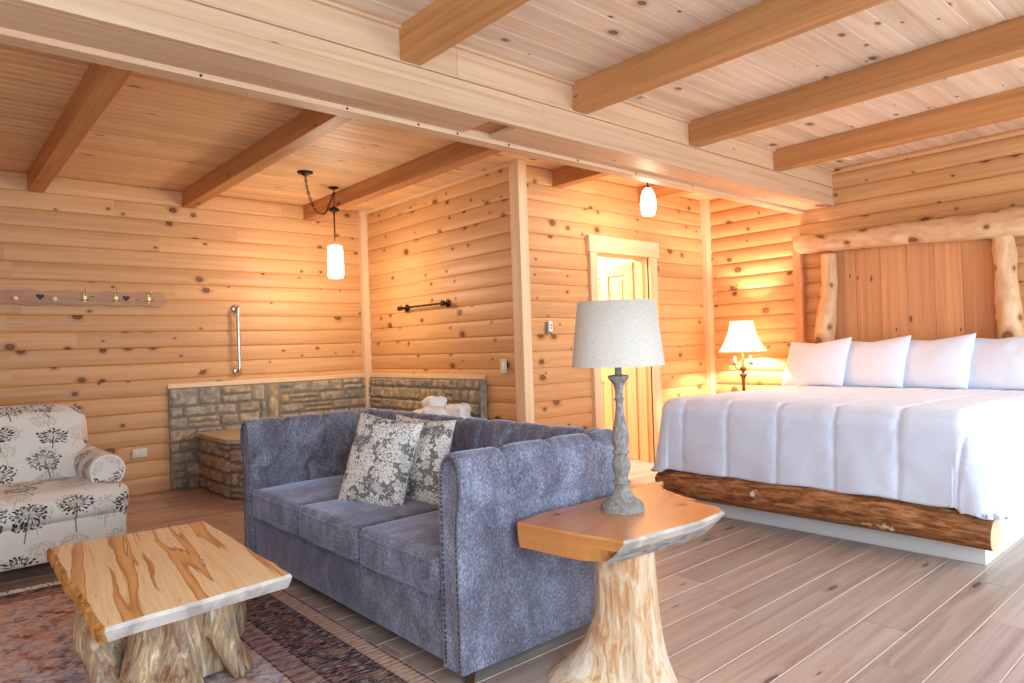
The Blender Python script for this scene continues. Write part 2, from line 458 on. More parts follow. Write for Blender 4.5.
def mat_damask():
    t = NT('damask_print_fabric'); u = t.uv()
    w, wc = t.noise(u, 30, 2)
    U = t.vec('ADD', u, t.vec('MULTIPLY', t.vec('SUBTRACT', wc, (.5, .5, .5)), (.012, .012, 0)))
    def petals(scale, rad, n1, seed):
        Q = t.vec('ADD', t.vec('MULTIPLY', U, (scale, scale, 0)), (seed, seed, 0))
        v = t.vor(Q, 1, rand=.8); d = t.xyz(t.vec('SUBTRACT', Q, v.outputs['Position']))
        rr = v.outputs['Distance']; an = t.math('ARCTAN2', d[1], d[0])
        lob = t.math('MULTIPLY_ADD', t.math('ABSOLUTE', t.math('SINE', t.math('MULTIPLY', an, n1))), .4, .6)
        q = t.math('DIVIDE', rr, t.math('MULTIPLY', lob, rad))
        body = t.math('LESS_THAN', q, 1)
        ringc = t.math('GREATER_THAN', t.math('ABSOLUTE', t.math('SUBTRACT', t.math('FRACT', t.math('MULTIPLY', q, 2.4)), .5)), .14)
        return t.math('MULTIPLY', body, ringc)
    a = petals(8.0, .48, 4.0, .3); b = petals(16, .42, 2.5, 2.9)
    f, _ = t.noise(U, 70, 2, .5, 1.5)
    leaf = t.math('GREATER_THAN', f, .60)
    m = t.math('MAXIMUM', a, t.math('MULTIPLY', t.math('MAXIMUM', b, leaf), .9))
    bg = t.mix(w, srgb(104, 98, 96), srgb(134, 126, 122))
    col = t.mix(m, bg, t.mix(f, srgb(206, 190, 172), srgb(240, 228, 214)))
    return t.fin(col, .9, .1, m, .15, .002)
M['damask'] = mat_damask()

def mat_rug(x0, x1, y0, y1):
    t = NT('faded_oriental_rug'); o = t.n('ShaderNodeTexCoord').outputs['Object']; x = t.xyz(o)
    dx = t.math('SUBTRACT', (x1 - x0) / 2, t.math('ABSOLUTE', x[0]))
    dy = t.math('SUBTRACT', (y1 - y0) / 2, t.math('ABSOLUTE', x[1]))
    d = t.math('MINIMUM', dx, t.math('ADD', dy, .2))          # distance from the edge
    n1, n1c = t.noise(o, 26, 5, .65, .6); n2, _ = t.noise(o, 7, 4, .6, .8); n3, _ = t.noise(t.vec('MULTIPLY', o, (22, 120, 1)), 1, 3)
    n4, _ = t.noise(o, 48, 3, .6, 1)
    v = t.vor(t.vec('ADD', t.vec('MULTIPLY', o, (9, 9, 0)), t.vec('MULTIPLY', n1c, (.5, .5, 0))), 1)
    vr = t.xyz(v.outputs['Color'])
    field = t.ramp(n2, [(.3, srgb(120, 66, 62)), (.42, srgb(172, 108, 94)), (.5, srgb(200, 162, 146)), (.57, srgb(126, 122, 138)), (.68, srgb(214, 184, 166))])
    motif = t.ramp(vr[0], [(0, srgb(70, 74, 98)), (.35, srgb(130, 60, 52)), (.7, srgb(204, 178, 156)), (1, srgb(190, 116, 86))])
    field = t.mix(t.math('MULTIPLY', t.math('LESS_THAN', v.outputs['Distance'], .40), .7), field, motif)
    field = t.mix(t.math('MULTIPLY', t.sstep(n1, .44, .60), .65), field, srgb(216, 190, 174))
    # wide dark border with medallions
    y9 = t.math('MULTIPLY', t.math('ADD', x[1], x[0]), 1)
    vb = t.vor(t.vec('ADD', t.vec('MULTIPLY', o, (11, 11, 0)), t.vec('MULTIPLY', n1c, (.7, .7, 0))), 1)
    vq = t.xyz(vb.outputs['Color'])
    bor = t.ramp(n1, [(.35, srgb(40, 32, 40)), (.5, srgb(76, 54, 56)), (.64, srgb(124, 92, 80))])
    med = t.ramp(vq[1], [(0, srgb(132, 84, 70)), (.5, srgb(96, 46, 44)), (1, srgb(150, 122, 100))])
    bor = t.mix(t.math('MULTIPLY', t.math('LESS_THAN', vb.outputs['Distance'], .30), .75), bor, med)
    bor = t.mix(t.math('MULTIPLY', t.sstep(n4, .54, .64), .5), bor, srgb(160, 130, 108))
    # narrow guard borders
    st = t.math('FRACT', t.math('MULTIPLY', x[1], 17))
    sw = t.math('ABSOLUTE', t.math('SUBTRACT', st, .5))
    gz = t.math('LESS_THAN', t.math('ABSOLUTE', t.math('SUBTRACT', sw, .25)), .08)
    gua = t.mix(t.math('MULTIPLY', gz, .55), t.mix(n1, srgb(168, 120, 94), srgb(222, 186, 156)), srgb(110, 66, 54))
    gua2 = t.mix(t.math('MULTIPLY', t.math('GREATER_THAN', st, .6), .6), t.mix(n1, srgb(120, 62, 54), srgb(186, 150, 132)), srgb(84, 66, 74))
    def band(a, b): return t.math('MULTIPLY', t.math('GREATER_THAN', d, a), t.math('LESS_THAN', d, b))
    col = field
    col = t.mix(band(.28, .37), col, gua2)
    col = t.mix(band(.085, .28), col, bor)
    col = t.mix(band(-.1, .085), col, gua)
    for q in (.012, .085, .275, .37):
        col = t.mix(t.math('MULTIPLY', band(q - .006, q + .004), .8), col, srgb(66, 42, 42))
    col = t.mix(t.math('MULTIPLY', t.sstep(n3, .48, .68), .5), col, srgb(220, 200, 186))
    col = t.mix(t.math('MULTIPLY', t.math('SUBTRACT', 1, t.sstep(n3, .30, .44)), .45), col, srgb(84, 52, 54))
    return t.fin(col, .95, .05, n3, .35, .003)

# ------------------------------------------------------------------ room measures
YW, XT, YD, XH = 6.62, 3.714, 4.17, 6.487
XL, YF = -1.9, -.85
PITCH = .1415; ZL, ZR = 2.69, 2.735
TB, TS = 2.394, 2.370

# floor planks along X
mb = MB()
pw = .177; y = 1.031 - pw * 18
k = 0
while y < 6.7:
    x = XL - random.random() * 1.5
    while x < XH + .1:
        L = random.choice((.9, 1.2, 1.5, 1.8)) * random.uniform(.9, 1.1)
        a, b = max(x, XL), min(x + L, XH + .15)
        if b > a + .02:
            g = .0008; c = .0022; z = 0; rd = random.random()
            P = [(a + g, y + g, z - c), (b - g, y + g, z - c), (b - g, y + pw - g, z - c), (a + g, y + pw - g, z - c),
                 (a + g + c, y + g + c, z), (b - g - c, y + g + c, z), (b - g - c, y + pw - g - c, z), (a + g + c, y + pw - g - c, z)]
            F = [(4, 5, 6, 7), (0, 1, 5, 4), (1, 2, 6, 5), (2, 3, 7, 6), (3, 0, 4, 7)]
            mb.add(P, F[:1], [[(P[i][0], P[i][1]) for i in f] for f in F[:1]], rd)
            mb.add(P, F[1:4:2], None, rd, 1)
            mb.add(P, F[2::2], None, rd, 0)
        x += L
    y += pw
mb.box(XL, XH + .15, YF, 6.75, -.06, -.0036, 'x', .5)
M['seam'] = plain('plank_bevel_highlight', srgb(204, 184, 168), .35, .5)  # window highlight on the plank edges, painted in as a pale colour
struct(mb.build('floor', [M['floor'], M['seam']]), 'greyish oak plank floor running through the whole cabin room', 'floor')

# log walls -----------------------------------------------------------------
def log_wall(mb, o, du, n, u0, u1, z0, z1, holes=(), bulge=.010, seg=8, thick=.12):
    """courses of half round logs; o origin, du unit direction, n unit normal into the room"""
    o = Vector(o); du = Vector(du); n = Vector(n); up = Vector((0, 0, 1))
    flip = du.cross(up).dot(n) < 0
    k = int(math.floor(z0 / PITCH + 1e-6)); 
    while k * PITCH < z1 - 1e-4:
        za, zb = max(z0, k * PITCH), min(z1, (k + 1) * PITCH)
        spans = [(u0, u1)]
        for (ha, hb, hz0, hz1) in holes:
            if za < hz1 - .02 and zb > hz0 + .02:
                nsp = []
                for a, b in spans:
                    if ha > a: nsp.append((a, min(b, ha)))
                    if hb < b: nsp.append((max(a, hb), b))
                spans = [q for q in nsp if q[1] - q[0] > 1e-3]
        for a, b in spans:
            cuts = [a]; x = a + random.uniform(.8, 3.0)
            while x < b - .5:
                cuts.append(x); x += random.uniform(1.6, 3.6)
            cuts.append(b)
            for i in range(len(cuts) - 1):
                ca, cb = cuts[i], cuts[i + 1]; rd = random.random()
                g = .0008
                TT = (0, .022, .07, .16, .3, .5, .7, .84, .93, .978, 1)
                def fn(s, t):
                    t = TT[int(round(t * 10))]; q = 2 * t - 1
                    # flat faced D-log: rounded shoulders and a crisp groove
                    h = bulge * (1 - abs(q) ** 2.6) - (.007 if abs(q) > .999 else 0)
                    return o + du * ((ca + g) + (cb - ca - 2 * g) * s) + up * (za + (zb - za) * t) + n * h
                mb.grid(fn, 1, 10, rnd=rd, flip=flip, uvf=lambda s, t: (ca + (cb - ca) * s, TT[int(round(t * 10))] * PITCH))
        k += 1
    # core behind
    for a, b, zz0, zz1 in core_spans(u0, u1, z0, z1, holes):
        p = [o + du * a - n * thick, o + du * b - n * .008]
        mb.box(min(p[0].x, p[1].x), max(p[0].x, p[1].x), min(p[0].y, p[1].y), max(p[0].y, p[1].y), zz0, zz1, 'z', .2)
def core_spans(u0, u1, z0, z1, holes):
    if not holes: return [(u0, u1, z0, z1)]
    out = []; x = u0
    for (ha, hb, a, b) in sorted(holes):
        out.append((x, ha, z0, z1))
        if a > z0: out.append((ha, hb, z0, a))
        if b < z1: out.append((ha, hb, b, z1))
        x = hb
    out.append((x, u1, z0, z1)); return out

mb = MB(); log_wall(mb, (0, YW, 0), (1, 0, 0), (0, -1, 0), XL, XT + .1, 0, ZL)
struct(mb.build('wall_back', M['log']), 'long log wall behind the floral armchair and stone tub', 'wall')
mb = MB(); log_wall(mb, (XT, 0, 0), (0, 1, 0), (-1, 0, 0), YD + .02, YW, 0, ZL)
struct(mb.build('wall_bath', M['log']), 'log wall with the iron towel bar beside the tub', 'wall')
DX0, DX1, DZ = 4.665, 5.44, 2.009
mb = MB(); log_wall(mb, (0, YD, 0), (1, 0, 0), (0, -1, 0), XT + .06, XH + .02, 0, ZL, [(DX0 - .03, DX1 + .03, 0, PITCH * 15)])
struct(mb.build('wall_door', M['log']), 'log wall around the open bathroom door', 'wall')
mb = MB(); log_wall(mb, (XH, 0, 0), (0, 1, 0), (-1, 0, 0), YF, YD + .02, 0, ZR + .005, bulge=.02)
struct(mb.build('wall_headboard', M['log']), 'log wall behind the log headboard and bedside lamp', 'wall')
# unseen sides behind the camera; doors implied by the daylight, windows added for fill
mb = MB(); log_wall(mb, (0, YF, 0), (1, 0, 0), (0, 1, 0), XL, XH, 0, ZR, [(-.6, 1.6, .55, 2.2), (3.0, 6.0, 0, 2.2)])
struct(mb.build('wall_front', M['log']), 'log wall behind the viewer with the glazed doors', 'wall')
mb = MB(); log_wall(mb, (XL, 0, 0), (0, 1, 0), (1, 0, 0), YF, YW, 0, ZR, [(.2, 2.6, .55, 2.2)])
struct(mb.build('wall_left', M['log']), 'log wall with an added window on the side behind the armchair end', 'wall')
def window_frame(name, horiz, a, b, z0, z1, c, label, nm):
    mb = MB(); w = .07
    def bar(p, q, za, zb):
        if horiz: mb.box(p, q, c - .05, c + .03, za, zb, 'x' if q - p > zb - za else 'z')
        else: mb.box(c - .05, c + .03, p, q, za, zb, 'y' if q - p > zb - za else 'z')
    bar(a, b, z1 - w, z1); bar(a, b, z0, z0 + w); bar(a, a + w, z0 + w, z1 - w); bar(b - w, b, z0 + w, z1 - w)
    for i in range(1, nm): bar(a + (b - a) * i / nm - .025, a + (b - a) * i / nm + .025, z0 + w, z1 - w)
    struct(mb.build(name, M['trim'], bevel=.004), label, 'window')
window_frame('added_window_1', True, -.6, 1.6, .55, 2.2, YF, 'unseen timber framed window added to the front log wall for fill light', 2)  # added opening behind the camera, lets in flat ambient fill
window_frame('window_2', True, 3.0, 6.0, 0, 2.2, YF, 'timber framed glazed double door beside the bed', 2)
window_frame('added_window_3', False, .2, 2.6, .55, 2.2, XL, 'unseen timber framed window added to the left log wall for fill light', 2)  # extra opening put in so sky fill reaches the room from the left

# ceilings ------------------------------------------------------------------
def ceiling(name, x0, x1, y0, y1, z, w, m, label, groove):
    mb = MB(); y = y0
    while y < y1 - 1e-4:
        yb = min(y + w, y1); x = x0 - random.random() * 2
        while x < x1:
            L = random.uniform(1.6, 3.4); a, b = max(x, x0), min(x + L, x1)
            if b > a + .01:
                rd = random.random(); g = groove
                P = [(a, y, z + g), (b, y, z + g), (b, y + g, z), (a, y + g, z), (b, yb - g, z), (a, yb - g, z), (b, yb, z + g), (a, yb, z + g)]
                F = [(0, 3, 2, 1), (3, 5, 4, 2), (5, 7, 6, 4)]
                F = [tuple(f) for f in F]
                mb.add(P, F, [[(P[i][0], P[i][1]) for i in f] for f in F], rd)
            x += L
        y = yb
    mb.box(x0, x1, y0, y1, z + groove * .9, z + .1, 'x', .3)
    return struct(mb.build(name, m), label, 'ceiling')
ceiling('ceiling_left', XL, XH, 3.10, YW, ZL, .088, M['ceil'], 'honey pine beadboard ceiling over the sitting area', .005)
ceiling('ceiling_right', XL, XH, YF, 2.93, ZR, .135, M['ceilw'], 'whitish pine plank ceiling over the bed', .004)

def beam(x, y0, y1, z0, z1, w, label):
    mb = MB(); mb.box(x, x + w, y0, y1, z0, z1, 'y')
    # a thin caulk strip where the beam meets the ceiling
    o = mb.build('ceiling_beam', M['beam'], bevel=.006)
    struct(o, label, 'beam')
lab = ['beam over the viewer at the near left end of the whitish ceiling', 'brown beam crossing the whitish ceiling, topmost in view above the sofa', 'brown beam of the whitish ceiling above the linen lamp', 'brown beam of the whitish ceiling above the doorway side of the bed', 'brown beam of the whitish ceiling closest to the headboard wall']
for i, x in enumerate((.588, 1.785, 2.985, 4.173, 5.378)): beam(x, YF, 2.795, 2.57, ZR, .12, lab[i])
lab = ['brown beam of the honey ceiling above the coat rack', 'brown beam of the honey ceiling above the steel grab bar', 'brown beam of the honey ceiling beside the cylinder pendant', 'short dark beam stub next to the corner post', 'short beam stub above the egg pendant']
for i, x in enumerate((.705, 1.858, 3.015, 4.162, 5.33)): beam(x, 3.13, YW if i < 3 else YD, 2.542, ZL, .11, lab[i])

# the big carrying beam: three front boards, a bottom and a lower strip at its back
mb = MB()
def run(y0, y1, z0, z1, step):
    x = XL
    while x < XH:
        b = min(x + step * random.uniform(.8, 1.2), XH)
        if XH - b < .5: b = XH
        mb.box(x + .0004, b - .0004, y0, y1, z0, z1, 'x'); x = b
run(2.790, 2.83, TB, 2.485, 9); run(2.796, 2.83, 2.487, 2.562, 4); run(2.794, 2.83, 2.566, ZR, 3.4)
for a, b in ((XL, 2.36), (2.555, XH)): mb.box(a, b, 2.83, 3.06, TB, TB + .03, 'x')
mb.box(XL, XH, 3.06, 3.15, TS, ZL + .02, 'x', .8)
mb.box(XL, XH, 2.83, 3.06, TB + .06, ZR, 'x', .4)
o = mb.build('main_beam', M['pale'], bevel=.003); struct(o, 'massive pale carrying beam dividing the two ceilings', 'beam')
mb = MB(); mb.box(2.361, 2.554, 2.831, 3.059, TB + .03, TB + .045, 'y', .1); mb.build('inset_board', M['beam'], o)
mb = MB()
for x in (.95, 1.64, 2.06, 2.32, 2.70, 3.3, 3.9, 4.6): mb.tube([(x, 3.056, 2.382), (x, 3.0605, 2.382)], .006, 10)
mb.build('screw_hole', M['dark'], o)
mb = MB(); mb.box(XL, XH, 2.770, 2.795, ZR - .018, ZR, 'x', .6)
for i, x in enumerate((XL, .588, 1.785, 2.985, 4.173, 5.378)): pass
struct(mb.build('trim_1', M['pale'], bevel=.004), 'thin crown strip along the top of the carrying beam', 'trim')

# corner posts and trims
def post(name, x0, x1, y0, y1, z0, z1, label, m='trim'):
    mb = MB(); mb.box(x0, x1, y0, y1, z0, z1, 'z'); struct(mb.build(name, M[m], bevel=.004), label, 'trim')
post('trim_2', 3.695, 3.79, 4.085, 4.20, 0, ZL, 'square pine corner post behind the sofa')
post('trim_3', XT - .075, XT, YW - .07, YW, 0, ZL, 'pine corner strip between coat rack wall and towel bar wall')
post('trim_4', XH - .10, XH, YD - .07, YD, 0, ZL, 'pine corner strip beside the bedside lamp')
mb = MB(); mb.box(XT - .03, XT, YD + .03, YW - .07, ZL - .035, ZL, 'y'); struct(mb.build('trim_5', M['trim'], bevel=.004), 'crown strip above the towel bar wall', 'trim')
mb = MB(); mb.box(1.69, XT - .075, YW - .03, YW, .905, .945, 'x'); struct(mb.build('trim_6', M['trim'], bevel=.004), 'pine ledge on the stone behind the tub', 'trim')
mb = MB(); mb.box(XT - .03, XT, 4.60, YW - .07, .905, .945, 'y'); struct(mb.build('trim_7', M['trim'], bevel=.004), 'pine ledge on the stone below the towel bar', 'trim')

# doorway -------------------------------------------------------------------
door = thing('door_1', 'pine panelled door standing open behind the linen lamp', 'door', (5.05, YD, 0)); door['kind'] = 'structure'
mb = MB(); mb.box(4.575, DX0, YD - .045, YD + .0, 0, DZ, 'z', .5); mb.build('casing', M['trim'], door, bevel=.003)
mb = MB(); mb.box(DX1, 5.55, YD - .045, YD + .0, 0, DZ, 'z', .5); mb.build('casing', M['trim'], door, bevel=.003)
mb = MB(); mb.box(4.555, 5.575, YD - .055, YD + .0, DZ, DZ + .15, 'x', .5); mb.build('header_casing', M['trim'], door, bevel=.003)
mb = MB()
mb.box(DX0 - .03, DX0, YD - .02, YD + .17, 0, DZ, 'z'); mb.box(DX1, DX1 + .03, YD - .02, YD + .17, 0, DZ, 'z'); mb.box(DX0 - .03, DX1 + .03, YD - .02, YD + .17, DZ, DZ + .03, 'x')
mb.box(DX1 - .012, DX1, YD + .05, YD + .075, 0, DZ, 'z')
mb.build('jamb', M['door'], door, bevel=.002)
# leaf opened into the next room, hinged at the right jamb
def panel_door(parent):
    mb = MB(); X0 = 5.430; t = .04; y0 = YD + .175; w = .74; h = 1.99
    st = .11
    for a, b, c, d in ((y0, y0 + st, .01, h), (y0 + w - st, y0 + w, .01, h)): mb.box(X0, X0 + t, a, b, c, d, 'z')
    rails = [(.01, .2), (.78, .92), (1.46, 1.58), (1.87, h)]
    for a, b in rails: mb.box(X0, X0 + t, y0 + st, y0 + w - st, a, b, 'y')
    mid = y0 + w / 2
    for i in range(3):
        a, b = rails[i][1], rails[i + 1][0]
        mb.box(X0, X0 + t, mid - .045, mid + .045, a, b, 'z')
        for p, q in ((y0 + st, mid - .045), (mid + .045, y0 + w - st)):
            mb.box(X0 + .012, X0 + t - .012, p, q, a, b, 'z')
            mb.box(X0 + .004, X0 + t - .004, p + .035, q - .035, a + .035, b - .035, 'z')
    lf = mb.build('door_leaf', M['door'], parent, bevel=.003)
    for z in (.35, 1.73):
        m2 = MB(); m2.tube([(X0 + t + .006, y0 - .004, z - .05), (X0 + t + .006, y0 - .004, z + .05)], .009, 10)
        m2.box(X0 + t - .002, X0 + t + .06, y0 - .012, y0 + .0, z - .045, z + .045, 'z'); m2.build('hinge', M['hinge'], parent)
    m2 = MB(); m2.lathe([(0, 0), (.028, 0), (.028, .006), (.01, .01), (.01, .035), (.026, .045), (.028, .06), (.015, .07), (0, .07)], 16)
    m2.v = [(X0 - z, y0 + w - .06 + x, .95 + y) for x, y, z in m2.v]
    m2.build('door_knob', M['bronze'], parent)
panel_door(door)
# room behind the door
mb = MB(); mb.box(XT + .14, 6.6, YW - .02, YW + .05, 0, 2.5, 'x'); struct(mb.build('wall_bathroom', M['door']), 'end wall of the bathroom seen through the door', 'wall')
mb = MB(); mb.box(6.45, 6.55, YD + .13, YW, 0, 2.5, 'y'); struct(mb.build('wall_bathroom_side', M['white']), 'side wall of the bathroom behind the open door', 'wall')
mb = MB(); mb.box(XT + .13, 6.6, YD + .13, YW, 2.42, 2.5, 'x'); struct(mb.build('ceiling_bathroom', M['white']), 'white bathroom ceiling glimpsed over the open door', 'ceiling')

# ------------------------------------------------------------------ stonework
def stones(mb, o, du, n, u0, u1, z0, z1, seed, course=(.07, .12), lens=(.10, .26), depth=.035, skip=None):
    rs = random.Random(seed); o = Vector(o); du = Vector(du); n = Vector(n); up = Vector((0, 0, 1))
    flip = du.cross(up).dot(n) < 0
    z = z0
    while z < z1 - .01:
        h = rs.uniform(*course)
        if z1 - (z + h) < .05: h = z1 - z
        u = u0 - rs.uniform(0, .1)
        while u < u1:
            L = rs.uniform(*lens); a, b = max(u, u0), min(u + L, u1)
            if u1 - b < .05: b = u1; L = u1 - u + .001
            if b - a > .012:
                if rs.random() < .22 and h > .085: parts = [(z, z + h * .5), (z + h * .5, z + h)]
                else: parts = [(z, z + h)]
                for (za, zb) in parts:
                    if skip and skip((a + b) / 2, (za + zb) / 2): continue
                    g = .005; d = depth * rs.uniform(.65, 1.1); rd = rs.random(); sd = rs.uniform(0, 90)
                    def fn(s, t):
                        e = min(s, 1 - s) * (b - a); f = min(t, 1 - t) * (zb - za)
                        q = min(1, (min(e, f)) / .016) ** .55
                        uu = a + g + (b - a - 2 * g) * s; zz = za + g + (zb - za - 2 * g) * t
                        jj = .006 * nz(uu * 22, zz * 22, sd)
                        w = d * q + .012 * q * nz(uu * 18, zz * 26, sd) 
                        return o + du * (uu + jj) + up * (zz + jj) + n * w
                    mb.grid(fn, max(6, int((b - a) / .016)), max(5, int((zb - za) / .014)), rnd=rd, flip=flip)
            u += L
        z += h
STN = [M['stone'], M['grout']]
mb = MB()
stones(mb, (0, YW - .02, 0), (1, 0, 0), (0, -1, 0), 1.69, 2.56, 0, .905, 3, course=(.09, .14), lens=(.14, .32))
stones(mb, (0, YW - .02, 0), (1, 0, 0), (0, -1, 0), 2.70, XT - .03, .40, .905, 4, course=(.09, .14), lens=(.14, .32))
stones(mb, (0, YW - .02, 0), (1, 0, 0), (0, -1, 0), 2.575, 2.69, .42, .905, 5, course=(.5, .5), lens=(.2, .2), depth=.045)
mb.box(1.695, XT - .03, YW - .030, YW - .014, .002, .905, 'x', .5, 1)
o = mb.build('stone_wainscot', STN); tag(o, 'low stone facing on the back log wall under the grab bar', 'stone facing', 'stone facings round the tub')
mb = MB()
stones(mb, (XT - .02, 0, 0), (0, 1, 0), (-1, 0, 0), 4.62, YW - .06, .40, .905, 8, course=(.075, .13), lens=(.09, .2))
mb.box(XT - .030, XT - .014, 4.61, YW - .06, .002, .905, 'y', .5, 1)
o = mb.build('stone_wainscot', STN); tag(o, 'low stone facing on the log wall under the towel bar', 'stone facing', 'stone facings round the tub')
m2 = MB(); m2.grid(lambda s, t: (XT - .02 - (.055 + .006 * nz(t * 30, 3, 1)) * abs(math.sin(PI * s)) ** .5 , 4.575 + .045 * s, .905 * t), 8, 30, rnd=.05)
m2.build('end_stone', M['stone'], o)['label'] = 'grey vertical end stone'
# tub surround, a corner deck with a slanted front
tub = thing('tub_surround', 'stone clad corner tub deck between sofa and back wall', 'tub surround', (2.8, 5.7, 0))
TP = [(1.945, 6.56), (1.945, 5.80), (2.72, 4.63), (3.66, 4.63), (3.66, 6.56)]
ZT = .46
mb = MB()
stones(mb, (1.945, 0, 0), (0, 1, 0), (-1, 0, 0), 5.80, 6.56, .0, ZT, 11, course=(.08, .13), lens=(.13, .3))
d = Vector((2.72 - 1.945, 4.63 - 5.80, 0)); L = d.length; d.normalize(); nrm = Vector((d.y, -d.x, 0))
stones(mb, (1.945, 5.80, 0), d, nrm, 0, L, .0, ZT, 12, course=(.08, .13), lens=(.13, .3))
stones(mb, (0, 4.63, 0), (1, 0, 0), (0, -1, 0), 2.72, 3.66, 0, ZT, 13)
P = [(x, y, z) for z in (.002, ZT) for x, y in TP]
mb.add(P, [[i, (i + 1) % 5, (i + 1) % 5 + 5, i + 5] for i in range(5)], None, .5, 1)
mb.build('stone_skirt', STN, tub)
# deck cap with an oval opening and the tub set into it
CP = [(1.90, 6.56), (1.90, 5.775), (2.70, 4.58), (3.66, 4.58), (3.66, 6.56)]
cc = Vector((2.85, 5.72))
def edge_pt(a):
    d = Vector((math.cos(a), math.sin(a))); best = 9
    for i in range(5):
        p = Vector(CP[i]); q = Vector(CP[(i + 1) % 5]); e = q - p
        den = d.x * e.y - d.y * e.x
        if abs(den) < 1e-9: continue
        t = ((p - cc).x * e.y - (p - cc).y * e.x) / den; s = ((p - cc).x * d.y - (p - cc).y * d.x) / den
        if t > 0 and -1e-6 <= s <= 1 + 1e-6: best = min(best, t)
    return cc + d * best
def inner(a, k=1): return cc + Vector((math.cos(a) * .60 * k, math.sin(a) * .62 * k))
angs = sorted([2 * PI * i / 72 for i in range(72)] + [math.atan2(p[1] - cc.y, p[0] - cc.x) % (2 * PI) for p in CP])
mb = MB(); n = len(angs)
P = []; 
for a in angs:
    e = edge_pt(a); i = inner(a)
    P += [(e.x, e.y, ZT), (e.x, e.y, ZT + .035), (i.x, i.y, ZT + .035), (i.x, i.y, ZT)]
F = []
for i in range(n):
    j = (i + 1) % n
    for k in range(4): F.append([4 * i + k, 4 * j + k, 4 * j + (k + 1) % 4, 4 * i + (k + 1) % 4])
mb.add(P, F, [[(P[i][0], P[i][1]) for i in f] for f in F], .3)
mb.build('deck_cap', M['deck'], tub)['label'] = 'weathered boards capping the stone'
mb = MB(); prof = [(1.10, .036), (1.12, .055), (1.06, .075), (.97, .072), (.92, .03), (.86, -.15), (.75, -.33), (.5, -.38), (0, -.38)]
def fn(a, b):
    i = int(round(b * (len(prof) - 1))); k, z = prof[i]; p = inner(2 * PI * a, k); return (p.x, p.y, ZT + z)
mb.grid(fn, 64, len(prof) - 1, cu=True, flip=True)
mb.build('basin', M['cream'], tub)
# towel heap on the deck
tw = MB()
def lump(c, h, r, sd, rz):
    mt = Matrix.Rotation(rz, 3, 'Z')
    tw.rbox((0, 0, 0), h, r, 12, (0, 0, .01), fn=lambda w: mt @ (Vector(w) * (1 + .30 * nz(w[0] * 11, w[1] * 11, w[2] * 11 + sd) + .12 * nz(w[0] * 30, w[1] * 30, w[2] * 30 + sd))) + Vector(c))
TX, TY, TZ = 3.40, 4.86, ZT + .036
lump((TX, TY, TZ + .05), (.20, .17, .05), .045, 1, .4)
lump((TX - .02, TY + .02, TZ + .13), (.15, .11, .06), .04, 4, .9)
lump((TX - .03, TY + .03, TZ + .21), (.09, .07, .06), .04, 7, -.3)
lump((TX + .10, TY - .12, TZ + .12), (.09, .11, .075), .05, 9, .2)
lump((TX - .12, TY + .12, TZ + .09), (.08, .08, .06), .05, 12, .2)
tag(tw.build('towel', M['terry'], weld=True), 'crumpled white towels heaped on the tub deck behind the sofa', 'towel')

# ------------------------------------------------------------------ wall fittings
# hook rack
rk = thing('coat_rack', 'long wooden peg rack with heart cut-outs on the back wall', 'coat rack', (.7, YW - .02, 1.69))
mb = MB(); xa, xb = -.45, 1.69; N = 160; yb, yf = YW - .021, YW - .043
def top_e(x): return 1.752 + .006 * math.sin(x * 21) + .004 * math.sin(x * 47)
def bot_e(x): return 1.640 - .015 * abs(math.sin(x * 10.3 + .4)) + .004
xs = [xa + (xb - xa) * i / N for i in range(N + 1)]
def endr(x): 
    d = xb - x; return 0 if d > .03 else .03 - math.sqrt(max(0, .03 ** 2 - (.03 - d) ** 2))
P = []
for x in xs:
    e = endr(x); P += [(x, yf, bot_e(x) + e), (x, yf, top_e(x) - e), (x, yb, top_e(x) - e), (x, yb, bot_e(x) + e)]
F = []
for i in range(N):
    for k in range(4): F.append([4 * i + k, 4 * i + 4 + k, 4 * i + 4 + (k + 1) % 4, 4 * i + (k + 1) % 4])
F += [[3, 2, 1, 0], [4 * N + k for k in range(4)]]
mb.add(P, F, [[(P[i][0], P[i][2] + P[i][1]) for i in f] for f in F], .4)
mb.build('board', M['rack'], rk)
for x in (.767, 1.378):
    mb = MB(); pts = []
    for i in range(40):
        a = 2 * PI * i / 40
        pts.append((x + .0022 * 16 * math.sin(a) ** 3 * .78, 1.70 + .0022 * (13 * math.cos(a) - 5 * math.cos(2 * a) - 2 * math.cos(3 * a) - math.cos(4 * a)) * .78))
    mb.add([(p, yf - .001, q) for p, q in pts] + [(p, yf + .004, q) for p, q in pts], [list(range(40))[::-1]] + [[i, (i + 1) % 40, (i + 1) % 40 + 40, i + 40] for i in range(40)], None)
    mb.build('heart', M['dark'], rk)['label'] = 'dark heart shaped cut-out'
for x in (.33, .604, .86):
    mb = MB(); mb.lathe([(0, 0), (.012, 0), (.009, .012), (.016, .020), (.019, .028), (.014, .036), (0, .038)], 16)
    mb.v = [(x + a, yf - c, 1.683 + b) for a, b, c in mb.v]; mb.build('peg', M['porcelain'], rk)
for x in (1.075, 1.302, 1.556):
    mb = MB()
    mb.box(x - .011, x + .011, yf - .004, yf, 1.665, 1.735, 'z')
    mb.tube(catmull([(x, yf - .003, 1.715), (x, yf - .03, 1.72), (x, yf - .05, 1.745), (x, yf - .052, 1.772)], 10), [.005] * 9 + [.008], 8)
    for sg in (-1, 1): mb.tube(catmull([(x, yf - .003, 1.68), (x + sg * .012, yf - .02, 1.672), (x + sg * .02, yf - .035, 1.678), (x + sg * .021, yf - .038, 1.69)], 8), [.005] * 7 + [.009], 8)
    mb.build('coat_hook', M['brass'], rk)
